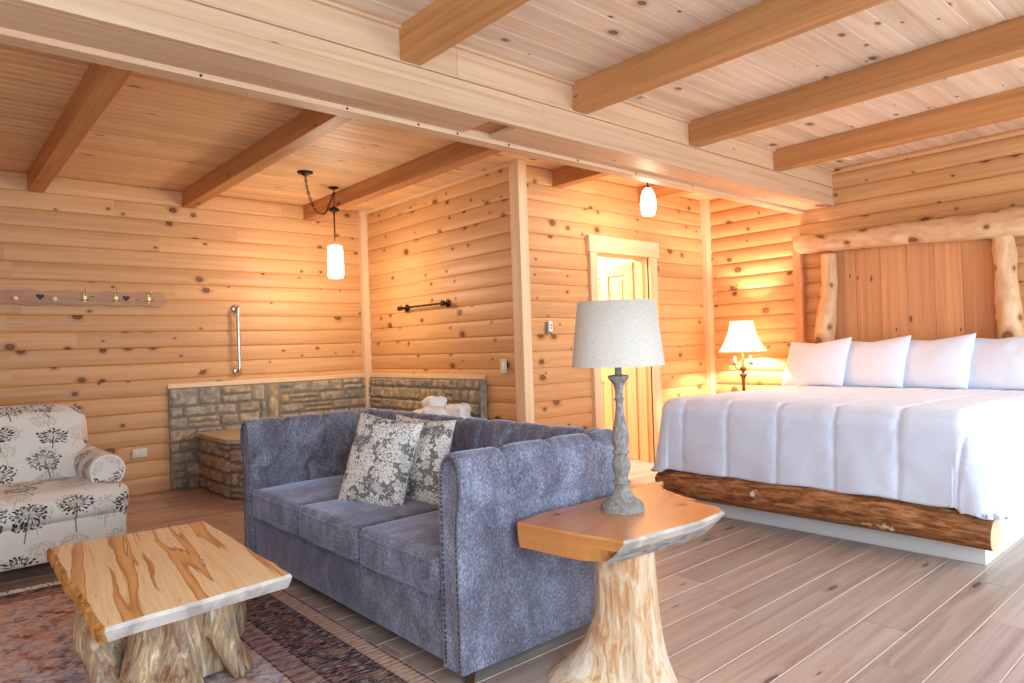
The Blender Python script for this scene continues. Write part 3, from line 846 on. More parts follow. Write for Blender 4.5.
# steel grab bar
gb = thing('grab_bar', 'vertical steel grab bar on the back wall above the stone', 'grab bar', (2.305, YW - .02, 1.33))
mb = MB(); gx = 2.305; yb = YW - .022
mb.tube(catmull([(gx, yb, 1.625), (gx, yb - .04, 1.625), (gx, yb - .055, 1.605), (gx, yb - .055, 1.33), (gx, yb - .055, 1.055), (gx, yb - .04, 1.035), (gx, yb, 1.035)], 40), .0155, 14)
mb.build('rail', M['steel'], gb)
for z in (1.625, 1.035):
    mb = MB(); mb.lathe([(0, .010), (.030, .010), (.040, .004), (.041, 0)], 24); mb.v = [(gx + a, yb + .002 - c, z + b) for a, b, c in mb.v]; mb.build('flange', M['steel'], gb)
# outlet
ol = thing('wall_outlet', 'cream double socket plate low on the log wall beside the stone', 'outlet', (1.455, YW - .02, .365))
mb = MB(); mb.rbox((1.455, YW - .024, .365), (.058, .005, .037), .004, 6); mb.build('plate', M['cream'], ol)
for dx in (-.024, .024):
    mb = MB(); mb.rbox((1.455 + dx, YW - .030, .365), (.014, .003, .016), .003, 6); s_ = mb.build('socket', M['white'], ol)
    mb = MB()
    for q in (-.005, .005): mb.box(1.455 + dx - .004, 1.455 + dx + .004, YW - .0338, YW - .033, .365 + q - .001, .365 + q + .001)
    mb.build('slot', M['black'], s_)
# light switch by the post and control beside the door
sw = thing('light_switch', 'cream light switch beside the corner post', 'light switch', (XT - .02, 4.335, 1.02))
mb = MB(); mb.rbox((XT - .025, 4.335, 1.02), (.005, .037, .058), .004, 6); mb.build('plate', M['cream'], sw)
mb = MB(); mb.rbox((XT - .031, 4.335, 1.02), (.005, .014, .03), .004, 6); mb.build('rocker', M['white'], sw)
th = thing('wall_control', 'small white remote in a grey wall holder left of the door', 'wall control', (4.05, YD - .02, 1.33))
mb = MB(); mb.rbox((4.045, YD - .026, 1.325), (.030, .007, .052), .005, 6); mb.build('holder', M['lampwood'], th)
mb = MB(); mb.rbox((4.050, YD - .038, 1.34), (.022, .008, .045), .006, 6); hh = mb.build('remote', M['white'], th)
mb = MB()
for z in (1.325, 1.35): mb.rbox((4.050, YD - .0465, z), (.007, .002, .006), .002, 4)
mb.build('button', M['black'], hh)
# iron towel bar
tb = thing('towel_bar', 'dark iron towel bar on the log wall above the tub', 'towel bar', (XT - .02, 5.44, 1.6))
bx = XT - .085
mb = MB(); mb.tube([(bx, 5.085 + .745 * i / 40, 1.595) for i in range(41)], .009, 10, jitter=lambda l, a: 1 + .25 * math.cos(4 * a + l * 60)); 
mb.lathe([(0, -.025), (.010, -.02), (.016, 0), (.010, .02), (0, .025)], 12, (bx, 5.84, 1.595)); mb.lathe([(0, -.025), (.010, -.02), (.016, 0), (.010, .02), (0, .025)], 12, (bx, 5.075, 1.595))
mb.build('bar', M['iron'], tb)
for y in (5.10, 5.79):
    mb = MB(); mb.lathe([(0, .010), (.03, .010), (.038, .004), (.038, 0)], 20); mb.v = [(XT - .019 - c, y + a, 1.595 + b) for a, b, c in mb.v]
    mb.tube([(XT - .02, y, 1.595), (bx - .01, y, 1.595)], [.012, .015], 12)
    for a in range(5): mb.tube([(bx - .004, y, 1.595), (bx - .004, y + .03 * math.cos(a * 2 * PI / 5 + .3), 1.595 + .03 * math.sin(a * 2 * PI / 5 + .3))], [.011, .004], 8)
    mb.build('bracket', M['iron'], tb)

# ------------------------------------------------------------------ pendants
pd = thing('pendant_lamp', 'lit white cylinder pendant hanging on a swagged chain', 'pendant lamp', (2.92, 5.755, 2.69))
mb = MB(); mb.lathe([(0, -.03), (.02, -.03), (.03, -.018), (.062, -.010), (.066, 0)], 24, (2.482, 5.387, 2.69)); mb.build('canopy', M['iron'], pd)
mb = MB(); mb.lathe([(0, -.022), (.015, -.02), (.035, -.010), (.05, 0)], 24, (2.92, 5.755, 2.69)); mb.tube(catmull([(2.92, 5.755, 2.67), (2.925, 5.755, 2.64), (2.92, 5.77, 2.635), (2.935, 5.755, 2.655)], 10), .004, 8); mb.build('ceiling_hook', M['iron'], pd)
def chain(mb, pts, n):
    P = catmull(pts, n)
    for i in range(n - 1):
        a, b = Vector(P[i]), Vector(P[i + 1]); t = (b - a); L = t.length * .72; t.normalize()
        s = t.cross(Vector((.3, .8, .2))).normalized()
        if i % 2: s = t.cross(s).normalized()
        c = (a + b) / 2; ring = [c + t * math.cos(q) * L + s * math.sin(q) * .010 for q in [2 * PI * k / 10 for k in range(11)]]
        mb.tube(ring, .0028, 5, caps=False)
mb = MB(); chain(mb, [(2.482, 5.387, 2.66), (2.53, 5.44, 2.53), (2.64, 5.54, 2.41), (2.78, 5.66, 2.42), (2.87, 5.74, 2.53), (2.925, 5.755, 2.64)], 34)
chain(mb, [(2.925, 5.755, 2.64), (2.925, 5.755, 2.57), (2.92, 5.755, 2.50)], 8)
mb.tube(catmull([(2.482, 5.387, 2.66), (2.53, 5.44, 2.53), (2.64, 5.54, 2.41), (2.78, 5.66, 2.42), (2.87, 5.74, 2.53), (2.925, 5.755, 2.64)], 30), .003, 6)
mb.build('chain', M['iron'], pd)
mb = MB(); mb.lathe([(0, .03), (.012, .03), (.02, .022), (.05, .004), (.052, -.006), (.03, -.016), (.012, -.024), (.007, -.04), (.006, -.36), (0, -.36)], 20, (2.92, 5.755, 2.485)); mb.build('stem', M['iron'], pd)
mb = MB(); prof = [(0, 2.155), (.045, 2.155), (.062, 2.145), (.066, 2.12), (.071, 2.00), (.070, 1.90), (.066, 1.865), (.060, 1.862), (.060, 1.88), (0, 1.90)]
mb.lathe(prof, 28, (2.92, 5.755, 0)); mb.build('shade', M['glow'], pd)
p2 = thing('pendant_lamp', 'lit white egg shaped pendant near the door', 'pendant lamp', (4.745, 3.60, 2.69))
mb = MB(); mb.lathe([(0, -.02), (.02, -.02), (.05, -.010), (.055, 0)], 24, (4.745, 3.60, 2.69)); mb.build('canopy', M['iron'], p2)
mb = MB(); mb.tube([(4.745, 3.60, 2.68), (4.745, 3.60, 2.50)], .006, 10); mb.lathe([(0, .03), (.018, .025), (.022, 0), (0, 0)], 16, (4.745, 3.60, 2.485)); mb.build('stem', M['iron'], p2)
mb = MB(); mb.lathe([(0, 2.495), (.022, 2.495), (.042, 2.47), (.060, 2.42), (.067, 2.37), (.064, 2.32), (.052, 2.275), (.044, 2.262), (.038, 2.262), (.03, 2.28), (0, 2.30)], 28, (4.745, 3.60, 0)); mb.build('shade', M['glow_egg'], p2)

# ------------------------------------------------------------------ sofa
SX0, SX1, SY0, SY1 = 1.40, 2.21, 1.880, 3.90
sofa = thing('sofa', 'blue grey velvet sofa with tufted rolled arms and nailhead trim', 'sofa', (1.8, 2.9, 0))
APROF = catmull([(.003, .062), (0, .2), (0, .35), (0, .5), (-.002, .585), (-.016, .625), (-.028, .685), (-.025, .745), (-.006, .793), (.034, .815), (.075, .803), (.102, .762), (.114, .70), (.116, .63), (.116, .54), (.116, .46), (.116, .36), (.116, .27)], 96)
def arc_len(P):
    L = [0]
    for i in range(1, len(P)): L.append(L[-1] + math.dist(P[i], P[i - 1]))
    return L
AL = arc_len(APROF)
def seg_d(px, py, ax, ay, bx, by):
    vx, vy = bx - ax, by - ay; t = max(0, min(1, ((px - ax) * vx + (py - ay) * vy) / (vx * vx + vy * vy)))
    return math.hypot(px - ax - vx * t, py - ay - vy * t)
def tufted(mb, org, ds, dn, L, b0, bs, seed):
    """sweep of the arm profile; ds along, dn inwards (from the outer face)"""
    org, ds, dn = Vector(org), Vector(ds), Vector(dn); up = Vector((0, 0, 1))
    n = len(APROF); flip = ds.cross(up).dot(dn) > 0
    nb = int((L - b0) / bs) + 1
    def fn(a, b):
        s = a * L; i = min(int(round(b * (n - 1))), n - 1); d, z = APROF[i]
        p0, p1 = APROF[max(i - 1, 0)], APROF[min(i + 1, n - 1)]
        tx, tz = p1[0] - p0[0], p1[1] - p0[1]; l = math.hypot(tx, tz); nd, nzv = -tz / l, tx / l      # outward normal in (d, z)
        k = round((s - b0) / bs); k = max(0, min(nb - 1, k)); sb = b0 + k * bs; ds_ = s - sb
        off = 0
        inner = d > .09 and z < .74
        roll = (AL[i] > AL[0] + .55) and not (inner and z < .66)
        if roll:
            w = smooth(.555, .60, AL[i])
            off -= w * (.018 * math.exp(-(ds_ / .008) ** 2) + .006 * math.exp(-(ds_ / .045) ** 2))
            off += w * .007 * nz(s * 45, AL[i] * 4, seed) * math.exp(-(ds_ / .07) ** 2)
        if d < 0.02 and .57 < z < .64: off -= .010 * math.exp(-((z - .60) / .010) ** 2)   # seam below the roll
        if inner:
            z1, z2 = .655, .53
            for kk in range(-1, nb + 1):
                sa = b0 + kk * bs; sc = sa + bs / 2
                if abs(s - sa) > bs * 1.2: continue
                off -= .020 * math.exp(-((s - sa) ** 2 + (z - z1) ** 2) / .022 ** 2)
                off -= .020 * math.exp(-((s - sc) ** 2 + (z - z2) ** 2) / .022 ** 2)
                for q in (seg_d(s, z, sa, z1, sc, z2), seg_d(s, z, sc, z2, sa + bs, z1)):
                    off -= .009 * math.exp(-(q / .009) ** 2)
                if z < z2: off -= .009 * math.exp(-((s - sc) / .010) ** 2)
                if z >= z1 - .005: off -= .008 * math.exp(-((s - sa) / .011) ** 2)
        else:
            off += .003 * nz(s * 5, z * 5, seed)
        return org + ds * s + dn * (d + nd * off) + up * (z + nzv * off)
    mb.grid(fn, int(L / .0105), n - 1, flip=flip)
    for e in (0, L):
        P = [org + ds * e + dn * d + up * z for d, z in APROF[::3] + [APROF[-1]]]
        mb.add(P, [list(range(len(P)))], None, .5, 0, False)
    return nb
def buttons(parent, org, ds, dn, L, b0, bs):
    org, ds, dn = Vector(org), Vector(ds), Vector(dn); nb = int((L - b0) / bs) + 1
    for k in range(nb):
        for ss, z in ((b0 + k * bs, .655), (b0 + k * bs + bs / 2, .53)):
            if ss > L - .05: continue
            c = org + ds * ss + dn * (.116 - .017) + Vector((0, 0, z)); m2 = MB()
            m2.rbox((0, 0, 0), (.013, .013, .013), .013, 6, fn=lambda w: c + Vector(w) - dn * (Vector(w).dot(dn) * .55))
            m2.build('button', M['velvet'], parent)
AX = SX1 - SX0 - .01
for nm, org, dn, b0 in (('arm', (SX0, SY0, 0), (0, 1, 0), .20), ('arm', (SX0, SY1, 0), (0, -1, 0), .20)):
    mb = MB(); tufted(mb, org, (1, 0, 0), dn, AX, b0, .235, org[1]); a_ = mb.build(nm, M['velvet'], sofa)
    buttons(a_, org, (1, 0, 0), dn, AX - .12, b0, .235)
    # the padded front panel of the arm with its nailheads
    sg = dn[1]; mb = MB()
    ring = [(d, z) for d, z in APROF[::3]] + [(.116, .062)]
    cx = sum(p[0] for p in ring) / len(ring); cz = .4
    def rr(k, x): return [(x, org[1] + sg * (.045 + (d - .045) * k), .42 + (z - .42) * (1 - (1 - k) * .12)) for d, z in ring]
    R_ = [rr(1, SX0 + .004), rr(1.0, SX0 - .018), rr(.90, SX0 - .026), rr(.74, SX0 - .026), rr(.66, SX0 - .021)]
    m = len(ring); P = [p for r_ in R_ for p in r_]; F = []
    for i in range(len(R_) - 1):
        for j in range(m): F.append([i * m + j, i * m + (j + 1) % m, (i + 1) * m + (j + 1) % m, (i + 1) * m + j])
    F.append([(len(R_) - 1) * m + j for j in range(m)])
    if sg < 0: F = [f[::-1] for f in F]
    mb.add(P, F, None, .5, 0, True)
    fp = mb.build('arm_front', M['velvet'], sofa)
    mb = MB(); line = catmull([(.010, .075), (.010, .3), (.010, .55), (-.006, .64), (-.014, .70), (-.006, .755), (.018, .785), (.042, .795), (.068, .785), (.089, .75), (.098, .69), (.100, .55), (.100, .3), (.100, .075)], 400)
    Ls = arc_len(line); q = 0
    for i in range(len(line)):
        if Ls[i] >= q:
            d, z = line[i]; q += .0150
            yy = org[1] + sg * (.045 + (d - .045) * .92)
            mb.rbox((SX0 - .0255, yy, z), (.004, .0050, .0050), .004, 3)
    nh = mb.build('nailhead_trim', M['nail'], fp); nh['kind'] = 'stuff'; nh['label'] = 'bronze nailheads along the arm front'
mb = MB(); tufted(mb, (SX1, SY0 + .02, 0), (0, 1, 0), (-1, 0, 0), SY1 - SY0 - .04, .12, .22, 5.5)
bk = mb.build('backrest', M['velvet'], sofa)
buttons(bk, (SX1, SY0 + .02, 0), (0, 1, 0), (-1, 0, 0), SY1 - SY0 - .04, .12, .22)
mb = MB(); mb.rbox(((SX0 - .005 + 2.07) / 2, (SY0 + SY1) / 2, .175), ((2.07 - SX0 + .005) / 2, (SY1 - SY0) / 2 - .10, .115), .02, 12); mb.build('base_rail', M['velvet'], sofa)
cw = (SY1 - SY0 - .236) / 3
for i in range(3):
    y0 = SY0 + .118 + cw * i; mb = MB()
    c = ((SX0 - .025 + 2.06) / 2, y0 + cw / 2, .365); h = ((2.06 - SX0 + .025) / 2, cw / 2 - .004, .078)
    mb.rbox(c, h, .024, 20, (.014, 0, .018), fn=lambda w: Vector((w[0], w[1], w[2] + .006 * nz(w[0] * 6, w[1] * 6, i * 7 + w[2] * 3))))
    cu = mb.build('seat_cushion', M['velvet'], sofa)
    mb = MB()
    for z in (.055, -.055):
        loop = []
        for k in range(61):
            a = 2 * PI * k / 60; ca, sa = math.cos(a), math.sin(a); m_ = max(abs(ca), abs(sa)); u, v = ca / m_, sa / m_
            rrad = .03; x, y = u * h[0], v * h[1]
            ix, iy = max(-h[0] + rrad, min(h[0] - rrad, x)), max(-h[1] + rrad, min(h[1] - rrad, y))
            dv = Vector((x - ix, y - iy)); 
            if dv.length > 1e-6: dv = dv.normalized() * rrad
            loop.append((c[0] + ix + dv.x * .98 + .012 * u * (1 - v * v) * .8, c[1] + iy + dv.y * .98, c[2] + z))
        mb.tube(loop, .0055, 6, caps=False)
    mb.build('piping', M['velvet'], cu)
for x, y in ((SX0 + .05, SY0 + .06), (SX0 + .05, SY1 - .06), (SX1 - .06, SY0 + .06), (SX1 - .06, SY1 - .06)):
    mb = MB(); mb.lathe([(0, 0), (.022, 0), (.030, .05), (.032, .066), (0, .066)], 4, (x, y, 0)); mb.v = [tuple(p) for p in mb.v]; mb.sm = [False] * len(mb.sm)
    mb.build('foot', M['walnut'], sofa)

# ------------------------------------------------------------------ pillows
def pillow(name, w, h, t, mt, mat, label, cat, group, sd, n=30, pinch=.07, sag=0.0, piping=False, uvo=(0, 0)):
    mb = MB()
    def surf(sg):
        def fn(a, b):
            u, v = 2 * a - 1, 2 * b - 1
            u, v = math.sin(u * PI / 2), math.sin(v * PI / 2)
            e = max(0, (1 - u * u) * (1 - v * v))
            x = w / 2 * u * (1 - pinch * (1 - v * v)); y = h / 2 * v * (1 - pinch * (1 - u * u))
            th = t / 2 * e ** .42
            th *= 1 + .10 * nz(u * 1.7 + sd, v * 1.7, sg)
            wr = .006 * nz(u * 5 + sd, v * 5, 3) * min(1, e * 5)
            y -= sag * (1 - abs(u)) * max(0, v)
            return mt @ Vector((x, y, sg * (th + wr)))
        return fn
    for sg in (1, -1):
        mb.grid(surf(sg), n, n, flip=sg < 0, uvf=lambda a, b: (uvo[0] + w / 2 * math.sin((2 * a - 1) * PI / 2), uvo[1] + h / 2 * math.sin((2 * b - 1) * PI / 2)))
    if piping:
        e = []
        for k in range(81):
            q = k / 80 * 4; sd_ = int(q) % 4; f = math.sin((2 * (q - int(q)) - 1) * PI / 2)
            u, v = ((f, -1), (1, f), (-f, 1), (-1, -f))[sd_]
            e.append(mt @ Vector((w / 2 * u * (1 - pinch * (1 - v * v)), h / 2 * v * (1 - pinch * (1 - u * u)) - sag * (1 - abs(u)) * max(0, v), 0)))
        mb.tube(e, .004, 6, caps=False)
    c = mt.translation
    o = mb.build(name, mat, None, off=Vector(c), weld=True); o.location = c
    return tag(o, label, cat, group)
def frame(c, nrm, roll=0):
    n = Vector(nrm).normalized(); x = Vector((0, 0, 1)).cross(n).normalized(); y = n.cross(x)
    m = Matrix.Rotation(roll, 3, 'Z'); B = Matrix((x, y, n)).transposed() @ m
    return Matrix.Translation(c) @ B.to_4x4()
pillow('throw_pillow', .385, .44, .15, frame((1.68, 2.915, .64), (-.90, -.36, .30), R(-7)), M['damask'], 'grey and cream floral throw pillow in front, leaning nearer the middle seat', 'throw pillow', 'floral throw pillows on the sofa', 1.3, piping=True, uvo=(.3, .1))
pillow('throw_pillow', .37, .42, .13, frame((1.845, 2.84, .635), (-.92, -.30, .28), R(-3)), M['damask'], 'grey and cream floral throw pillow half hidden behind the other floral one', 'throw pillow', 'floral throw pillows on the sofa', 5.1, piping=True, uvo=(1.45, .8))

# ------------------------------------------------------------------ armchair
ac = thing('armchair', 'cream armchair with black umbel flower print by the back wall', 'armchair', (.46, 4.46, 0))
ac.rotation_euler = (0, 0, R(4)); ac['_rot'] = True
FU = lambda w: (w[0], w[2] + w[1])
mb = MB(); mb.rbox((0, .36, .20), (.455, .37, .11), .02, 10, (0, .0, 0), uvf=FU); mb.build('seat_base', M['floral'], ac)
mb = MB(); mb.rbox((0, .28, .375), (.475, .31, .085), .055, 16, (.0, .02, .03), uvf=FU); mb.build('seat_cushion', M['floral'], ac)
mb = MB()
lean = Matrix.Rotation(R(-10), 3, 'X')
def bfn(w):
    p = Vector(w); x = p.x; zz = p.z
    p.z -= .03 * (abs(x) / .4) ** 3 * smooth(0, .26, zz)
    q = lean @ Vector((p.x, p.y, p.z + .26)); return Vector((q.x, q.y + .56, q.z + .38))
mb.rbox((0, 0, 0), (.405, .11, .27), .09, 18, (0, .05, .015), fn=bfn, uvf=FU); mb.build('backrest', M['floral'], ac)
mb = MB(); mb.rbox((0, .74, .42), (.42, .06, .36), .05, 10, fn=lambda w: Vector((w[0], w[1] + (w[2] - .1) * .14, w[2])), uvf=FU); mb.build('back_frame', M['floral'], ac)
for sg in (-1, 1):
    # rolled arm: scroll section swept backwards
    sec = []
    for k in range(25):
        a = R(-70) + R(280) * k / 24; sec.append((.075 + .095 * math.cos(a) * 1.0, .53 + .095 * math.sin(a)))
    sec = [(.03, .12), (.03, .3), (.045, .40)][::1] and ([(.098, .12), (.098, .28), (.10, .40)] + sec + [(0.01, .40), (.0, .28), (.0, .12)])
    mb = MB(); m = len(sec)
    ysl = [.10, .105, .12, .16, .3, .45, .6, .74]; kk = [.90, .97, 1, 1, 1, 1, 1, 1]
    P = []
    for y, k in zip(ysl, kk):
        for (x, z) in sec:
            P.append((sg * (.315 + .06 + (x - .06) * k), y, .5 + (z - .5) * k + (.03 * (y - .1))))
    F = []
    for i in range(len(ysl) - 1):
        for j in range(m):
            f = [i * m + j, i * m + (j + 1) % m, (i + 1) * m + (j + 1) % m, (i + 1) * m + j]; F.append(f if sg > 0 else f[::-1])
    cap = list(range(m)); F.append(cap[::-1] if sg > 0 else cap)
    cap = [(len(ysl) - 1) * m + j for j in range(m)]; F.append(cap if sg > 0 else cap[::-1])
    mb.add(P, F, [[(P[i][0] * 1.0 + .13, P[i][2] + P[i][1]) for i in f] for f in F], .5, 0, True); mb.sm[-1] = mb.sm[-2] = False
    a_ = mb.build('arm', M['floral'], ac)
    mb = MB(); loop = [(sg * (.315 + .06 + (x - .06) * .93), .098, .5 + (z - .5) * .93) for x, z in sec]; mb.tube(loop, .004, 6, caps=False); mb.build('piping', M['terry'], a_)
for x in (-.40, .40):
    for y in (.05, .68):
        mb = MB(); mb.lathe([(0, 0), (.018, 0), (.028, .06), (.03, .095), (0, .095)], 12, (x, y, 0)); mb.build('foot', M['walnut'], ac)

# ------------------------------------------------------------------ rug
RX0, RX1, RY0, RY1 = -.25, 1.36, .9, 4.30
cx, cy = (RX0 + RX1) / 2, (RY0 + RY1) / 2
rug = thing('rug', 'faded red and blue oriental rug under the coffee table', 'rug', (cx, cy, 0))
mb = MB(); mb.rbox((cx, cy, .006), ((RX1 - RX0) / 2, (RY1 - RY0) / 2, .005), .004, 8); mb.build('pile', mat_rug(RX0, RX1, RY0, RY1), rug)
mb = MB()
for k in range(170):
    x = RX0 + .01 + (RX1 - RX0 - .02) * k / 169 + random.uniform(-.003, .003)
    for y, s in ((RY1, 1), (RY0, -1)):
        l = random.uniform(.05, .08); mb.tube([(x, y - s * .004, .008), (x + random.uniform(-.01, .01), y + s * l * .5, .009), (x + random.uniform(-.016, .016), y + s * l, .004)], [.004, .0045, .003], 5)
fr = mb.build('fringe', M['terry'], rug); fr['kind'] = 'stuff'; fr['label'] = 'cream knotted fringe'

# ------------------------------------------------------------------ slab tables
def slab_obj(rings, mats_band, top_m, name, parent, mats, grain_ang, centre):
    """rings: list of (z, [(x,y)..]) from the top down; mats_band[i][j] material of band i at edge j"""
    mb = MB(); n = len(rings[0][1]); ca, sa = math.cos(grain_ang), math.sin(grain_ang)
    u = lambda x, y: ((x - centre[0]) * ca + (y - centre[1]) * sa, -(x - centre[0]) * sa + (y - centre[1]) * ca)
    P = [(x, y, z) for z, r in rings for x, y in r]
    top = list(range(n)); mb.add(P[:n], [top], [[u(P[i][0], P[i][1]) for i in top]], .37, top_m)
    nb = len(rings) - 1
    bot = list(range(n))[::-1]; mb.add(P[nb * n:], [bot], [[u(P[nb * n + i][0], P[nb * n + i][1]) for i in bot]], .37, top_m)
    for i in range(nb):
        for j in range(n):
            k = (j + 1) % n
            q = [P[i * n + j], P[(i + 1) * n + j], P[(i + 1) * n + k], P[i * n + k]]
            mb.add(q, [[0, 1, 2, 3]], [[(u(a[0], a[1])[0], a[2]) for a in q]], .37, mats_band(i, j), True)
    return mb.build(name, mats, parent)
def densify(poly, step, amp, sd, fixed=()):
    out = []; tags = []
    for i in range(len(poly)):
        a, b = Vector(poly[i]), Vector(poly[(i + 1) % len(poly)]); L = (b - a).length; n = max(1, int(L / step)); nr = Vector((b.y - a.y, a.x - b.x)).normalized()
        for k in range(n):
            p = a.lerp(b, k / n)
            if k and i not in fixed: p = p + nr * amp * nz(p.x * 9 + sd, p.y * 9, sd)
            out.append((p.x, p.y)); tags.append(i)
    return out, tags
ct = thing('coffee_table', 'live edge slab coffee table on a driftwood root base', 'coffee table', (.68, 2.72, .011))
ctz = .42
poly = [(.392, 2.225), (.958, 2.288), (.988, 3.325), (.40, 3.345)]     # near edge, right, far, left (counter clockwise)
pts, tg = densify(poly, .035, .010, 2.0)
def off_ring(pts, tg, offs):
    n = len(pts); out = []
    for i in range(n):
        a, b = Vector(pts[i - 1]), Vector(pts[(i + 1) % n]); nr = Vector((b.y - a.y, a.x - b.x)).normalized(); p = Vector(pts[i]) + nr * offs(i); out.append((p.x, p.y))
    return out
def o1(i): return {0: .006, 1: .006, 2: .004, 3: .012 + .008 * nz(pts[i][1] * 9, 4, 1)}[tg[i]]
def o2(i): return {0: -.012 + .006 * nz(pts[i][0] * 20, 1, 1), 1: -.01, 2: 0, 3: .014 + .010 * nz(pts[i][1] * 11, 9, 1)}[tg[i]]
rings = [(ctz, pts), (ctz - .012, off_ring(pts, tg, o1)), (ctz - .047, off_ring(pts, tg, o2))]
slab_obj(rings, lambda i, j: {0: 2, 1: 2, 2: 1, 3: 1}[tg[j]], 0, 'tabletop', ct, [M['spalt'], M['liveedge'], M['paleedge']], R(83), (.7, 2.8))
mb = MB(); FZ = .020
def root(pts, rads, sd, amp=.16):
    mb.tube(catmull(pts, 26), [r_[0] for r_ in catmull([(q,) for q in rads], 26)], 18, jitter=lambda l, a: 1 + amp * nz(math.cos(a) * 1.3 + sd, math.sin(a) * 1.3, l * 4) + .10 * math.cos(3 * a + sd + l * 5) + .05 * math.cos(7 * a + sd))
zt = ctz - .048
root([(.66, 2.66, zt), (.66, 2.64, .22), (.64, 2.60, .10), (.62, 2.55, FZ)], [.125, .12, .125, .14], 1)
root([(.74, 2.74, zt), (.75, 2.73, .2), (.74, 2.72, FZ)], [.12, .11, .13], 2)
root([(.55, 2.90, zt), (.54, 2.91, .27), (.54, 2.88, .16), (.56, 2.84, .06), (.57, 2.80, FZ)], [.09, .11, .12, .09, .08], 3)
root([(.48, 2.82, zt), (.47, 2.80, .26), (.475, 2.74, .12), (.49, 2.70, FZ)], [.06, .055, .055, .06], 4)
root([(.58, 2.74, zt), (.55, 2.74, .28), (.56, 2.78, .18), (.58, 2.82, .10)], [.06, .055, .06, .05], 9)
root([(.80, 2.60, zt), (.80, 2.585, .25), (.835, 2.57, .12), (.885, 2.56, FZ)], [.06, .058, .045, .042], 5, .08)
root([(.86, 2.80, zt), (.89, 2.80, .26), (.93, 2.82, .15), (.955, 2.86, .06)], [.075, .07, .06, .045], 6)
root([(.62, 3.05, zt), (.60, 3.10, .2), (.58, 3.16, FZ)], [.09, .08, .07], 7)
root([(.82, 3.02, zt), (.86, 3.08, .2), (.90, 3.14, FZ)], [.08, .07, .06], 8)
o = mb.build('root_base', M['root'], ct)
md = o.modifiers.new('remesh', 'REMESH'); md.mode = 'VOXEL'; md.voxel_size = .009; md.use_smooth_shade = True
md = o.modifiers.new('smooth', 'SMOOTH'); md.iterations = 3; md.factor = .5
# side table
et = thing('side_table', 'orange cedar slab side table on a flared tree trunk', 'side table', (1.87, 1.60, 0))
EZ = .56
poly = [(1.579, 1.805), (1.603, 1.60), (1.645, 1.387), (1.81, 1.370), (2.013, 1.352), (2.171, 1.368), (2.217, 1.415), (2.226, 1.475), (2.237, 1.555), (2.285, 1.70), (2.40, 1.81), (2.475, 1.85), (2.40, 1.865), (2.306, 1.860), (2.057, 1.826), (1.92, 1.826), (1.72, 1.838)]
pts, tg = densify(poly, .03, .004, 5.0)
front = lambda k: 2 <= k <= 7
def e1(i): return .010 if front(tg[i]) else .003
def e2(i):
    k = tg[i]
    if 3 <= k <= 7 or (k == 2): 
        return -.065 + .012 * nz(pts[i][0] * 12, 2, 2)
    if k in (0, 1): return -.004 - .055 * smooth(1.55, 1.40, pts[i][1]) 
    return -.02
def e15(i): return -.016 if front(tg[i]) else .002
bot_ring = off_ring(pts, tg, e2); mid_ring = off_ring(pts, tg, e15)
cut = tg.index(2)
for i in range(len(pts)):
    if tg[i] in (0, 1):      # the live edge undercuts the sawn end, so the lower corner lies further back
        bot_ring[i] = (bot_ring[i][0], max(bot_ring[i][1], 1.466)); mid_ring[i] = (mid_ring[i][0], max(mid_ring[i][1], 1.412))
bot_ring[cut] = (1.634, 1.462); mid_ring[cut] = (1.642, 1.408)
rings = [(EZ, pts), (EZ - .008, off_ring(pts, tg, e1)), (EZ - .038, mid_ring), (EZ - .088, bot_ring)]
slab_obj(rings, lambda i, j: (1 if i < 2 else 2) if front(tg[j]) else 0, 0, 'tabletop', et, [M['slab'], M['paleedge'], M['greyedge']], R(20), (1.9, 1.6))
mb = MB(); tcx, tcy = 1.872, 1.578
left = math.atan2(.658, -.753)
def trunk(th, z):
    r_ = .100 + .012 * math.exp(-((z - EZ) / .1) ** 2)
    c = math.cos(th - left)
    r_ += (.02 + .165 * max(0, c) ** 2.2) * math.exp(-(z / .105) ** 1.2) + .035 * max(0, -c) * math.exp(-z / .3) * .6
    r_ += .05 * max(0, math.cos(th - left - 2.3)) ** 3 * math.exp(-z / .10) + .06 * max(0, math.cos(th - left + 2.0)) ** 4 * math.exp(-z / .08)
    r_ *= 1 + .05 * nz(math.cos(th) * 2.2, math.sin(th) * 2.2, z * 2.2) + .018 * math.cos(9 * th + 2 * nz(z * 3, 1)) + .012 * nz(math.cos(th) * 9, math.sin(th) * 9, z * 5)
    return r_
H_ = EZ - .088
mb.grid(lambda a, b: (tcx + trunk(2 * PI * a, H_ * b) * math.cos(2 * PI * a), tcy + trunk(2 * PI * a, H_ * b) * math.sin(2 * PI * a), H_ * b + .001), 96, 60, cu=True)
mb.build('trunk_base', M['trunk'], et)

# ------------------------------------------------------------------ linen lamp on the side table
tl = thing('table_lamp', 'grey turned wood lamp with a linen drum shade on the slab table', 'table lamp', (1.952, 1.643, EZ))
lp = [(0, 0), (.072, 0), (.074, .004), (.074, .020), (.070, .028), (.057, .038), (.040, .054), (.029, .080), (.025, .096), (.031, .099), (.031, .107), (.024, .112), (.022, .125), (.028, .142), (.033, .166), (.027, .192), (.023, .204), (.029, .209), (.029, .220), (.024, .228), (.030, .252), (.031, .268), (.026, .300), (.018, .338), (.0135, .380), (.0135, .400), (.018, .403), (.018, .410), (.0135, .416), (.015, .440), (.019, .462), (.031, .478), (.036, .485), (.036, .494), (.02, .498), (.0125, .500), (.0125, .555), (0, .555)]
mb = MB(); mb.lathe([(r_ * 1.05, z_) for r_, z_ in catmull(lp, 130)], 32, (1.952, 1.643, EZ)); mb.build('turned_base', M['lampwood'], tl)
mb = MB(); LZ = EZ + .530
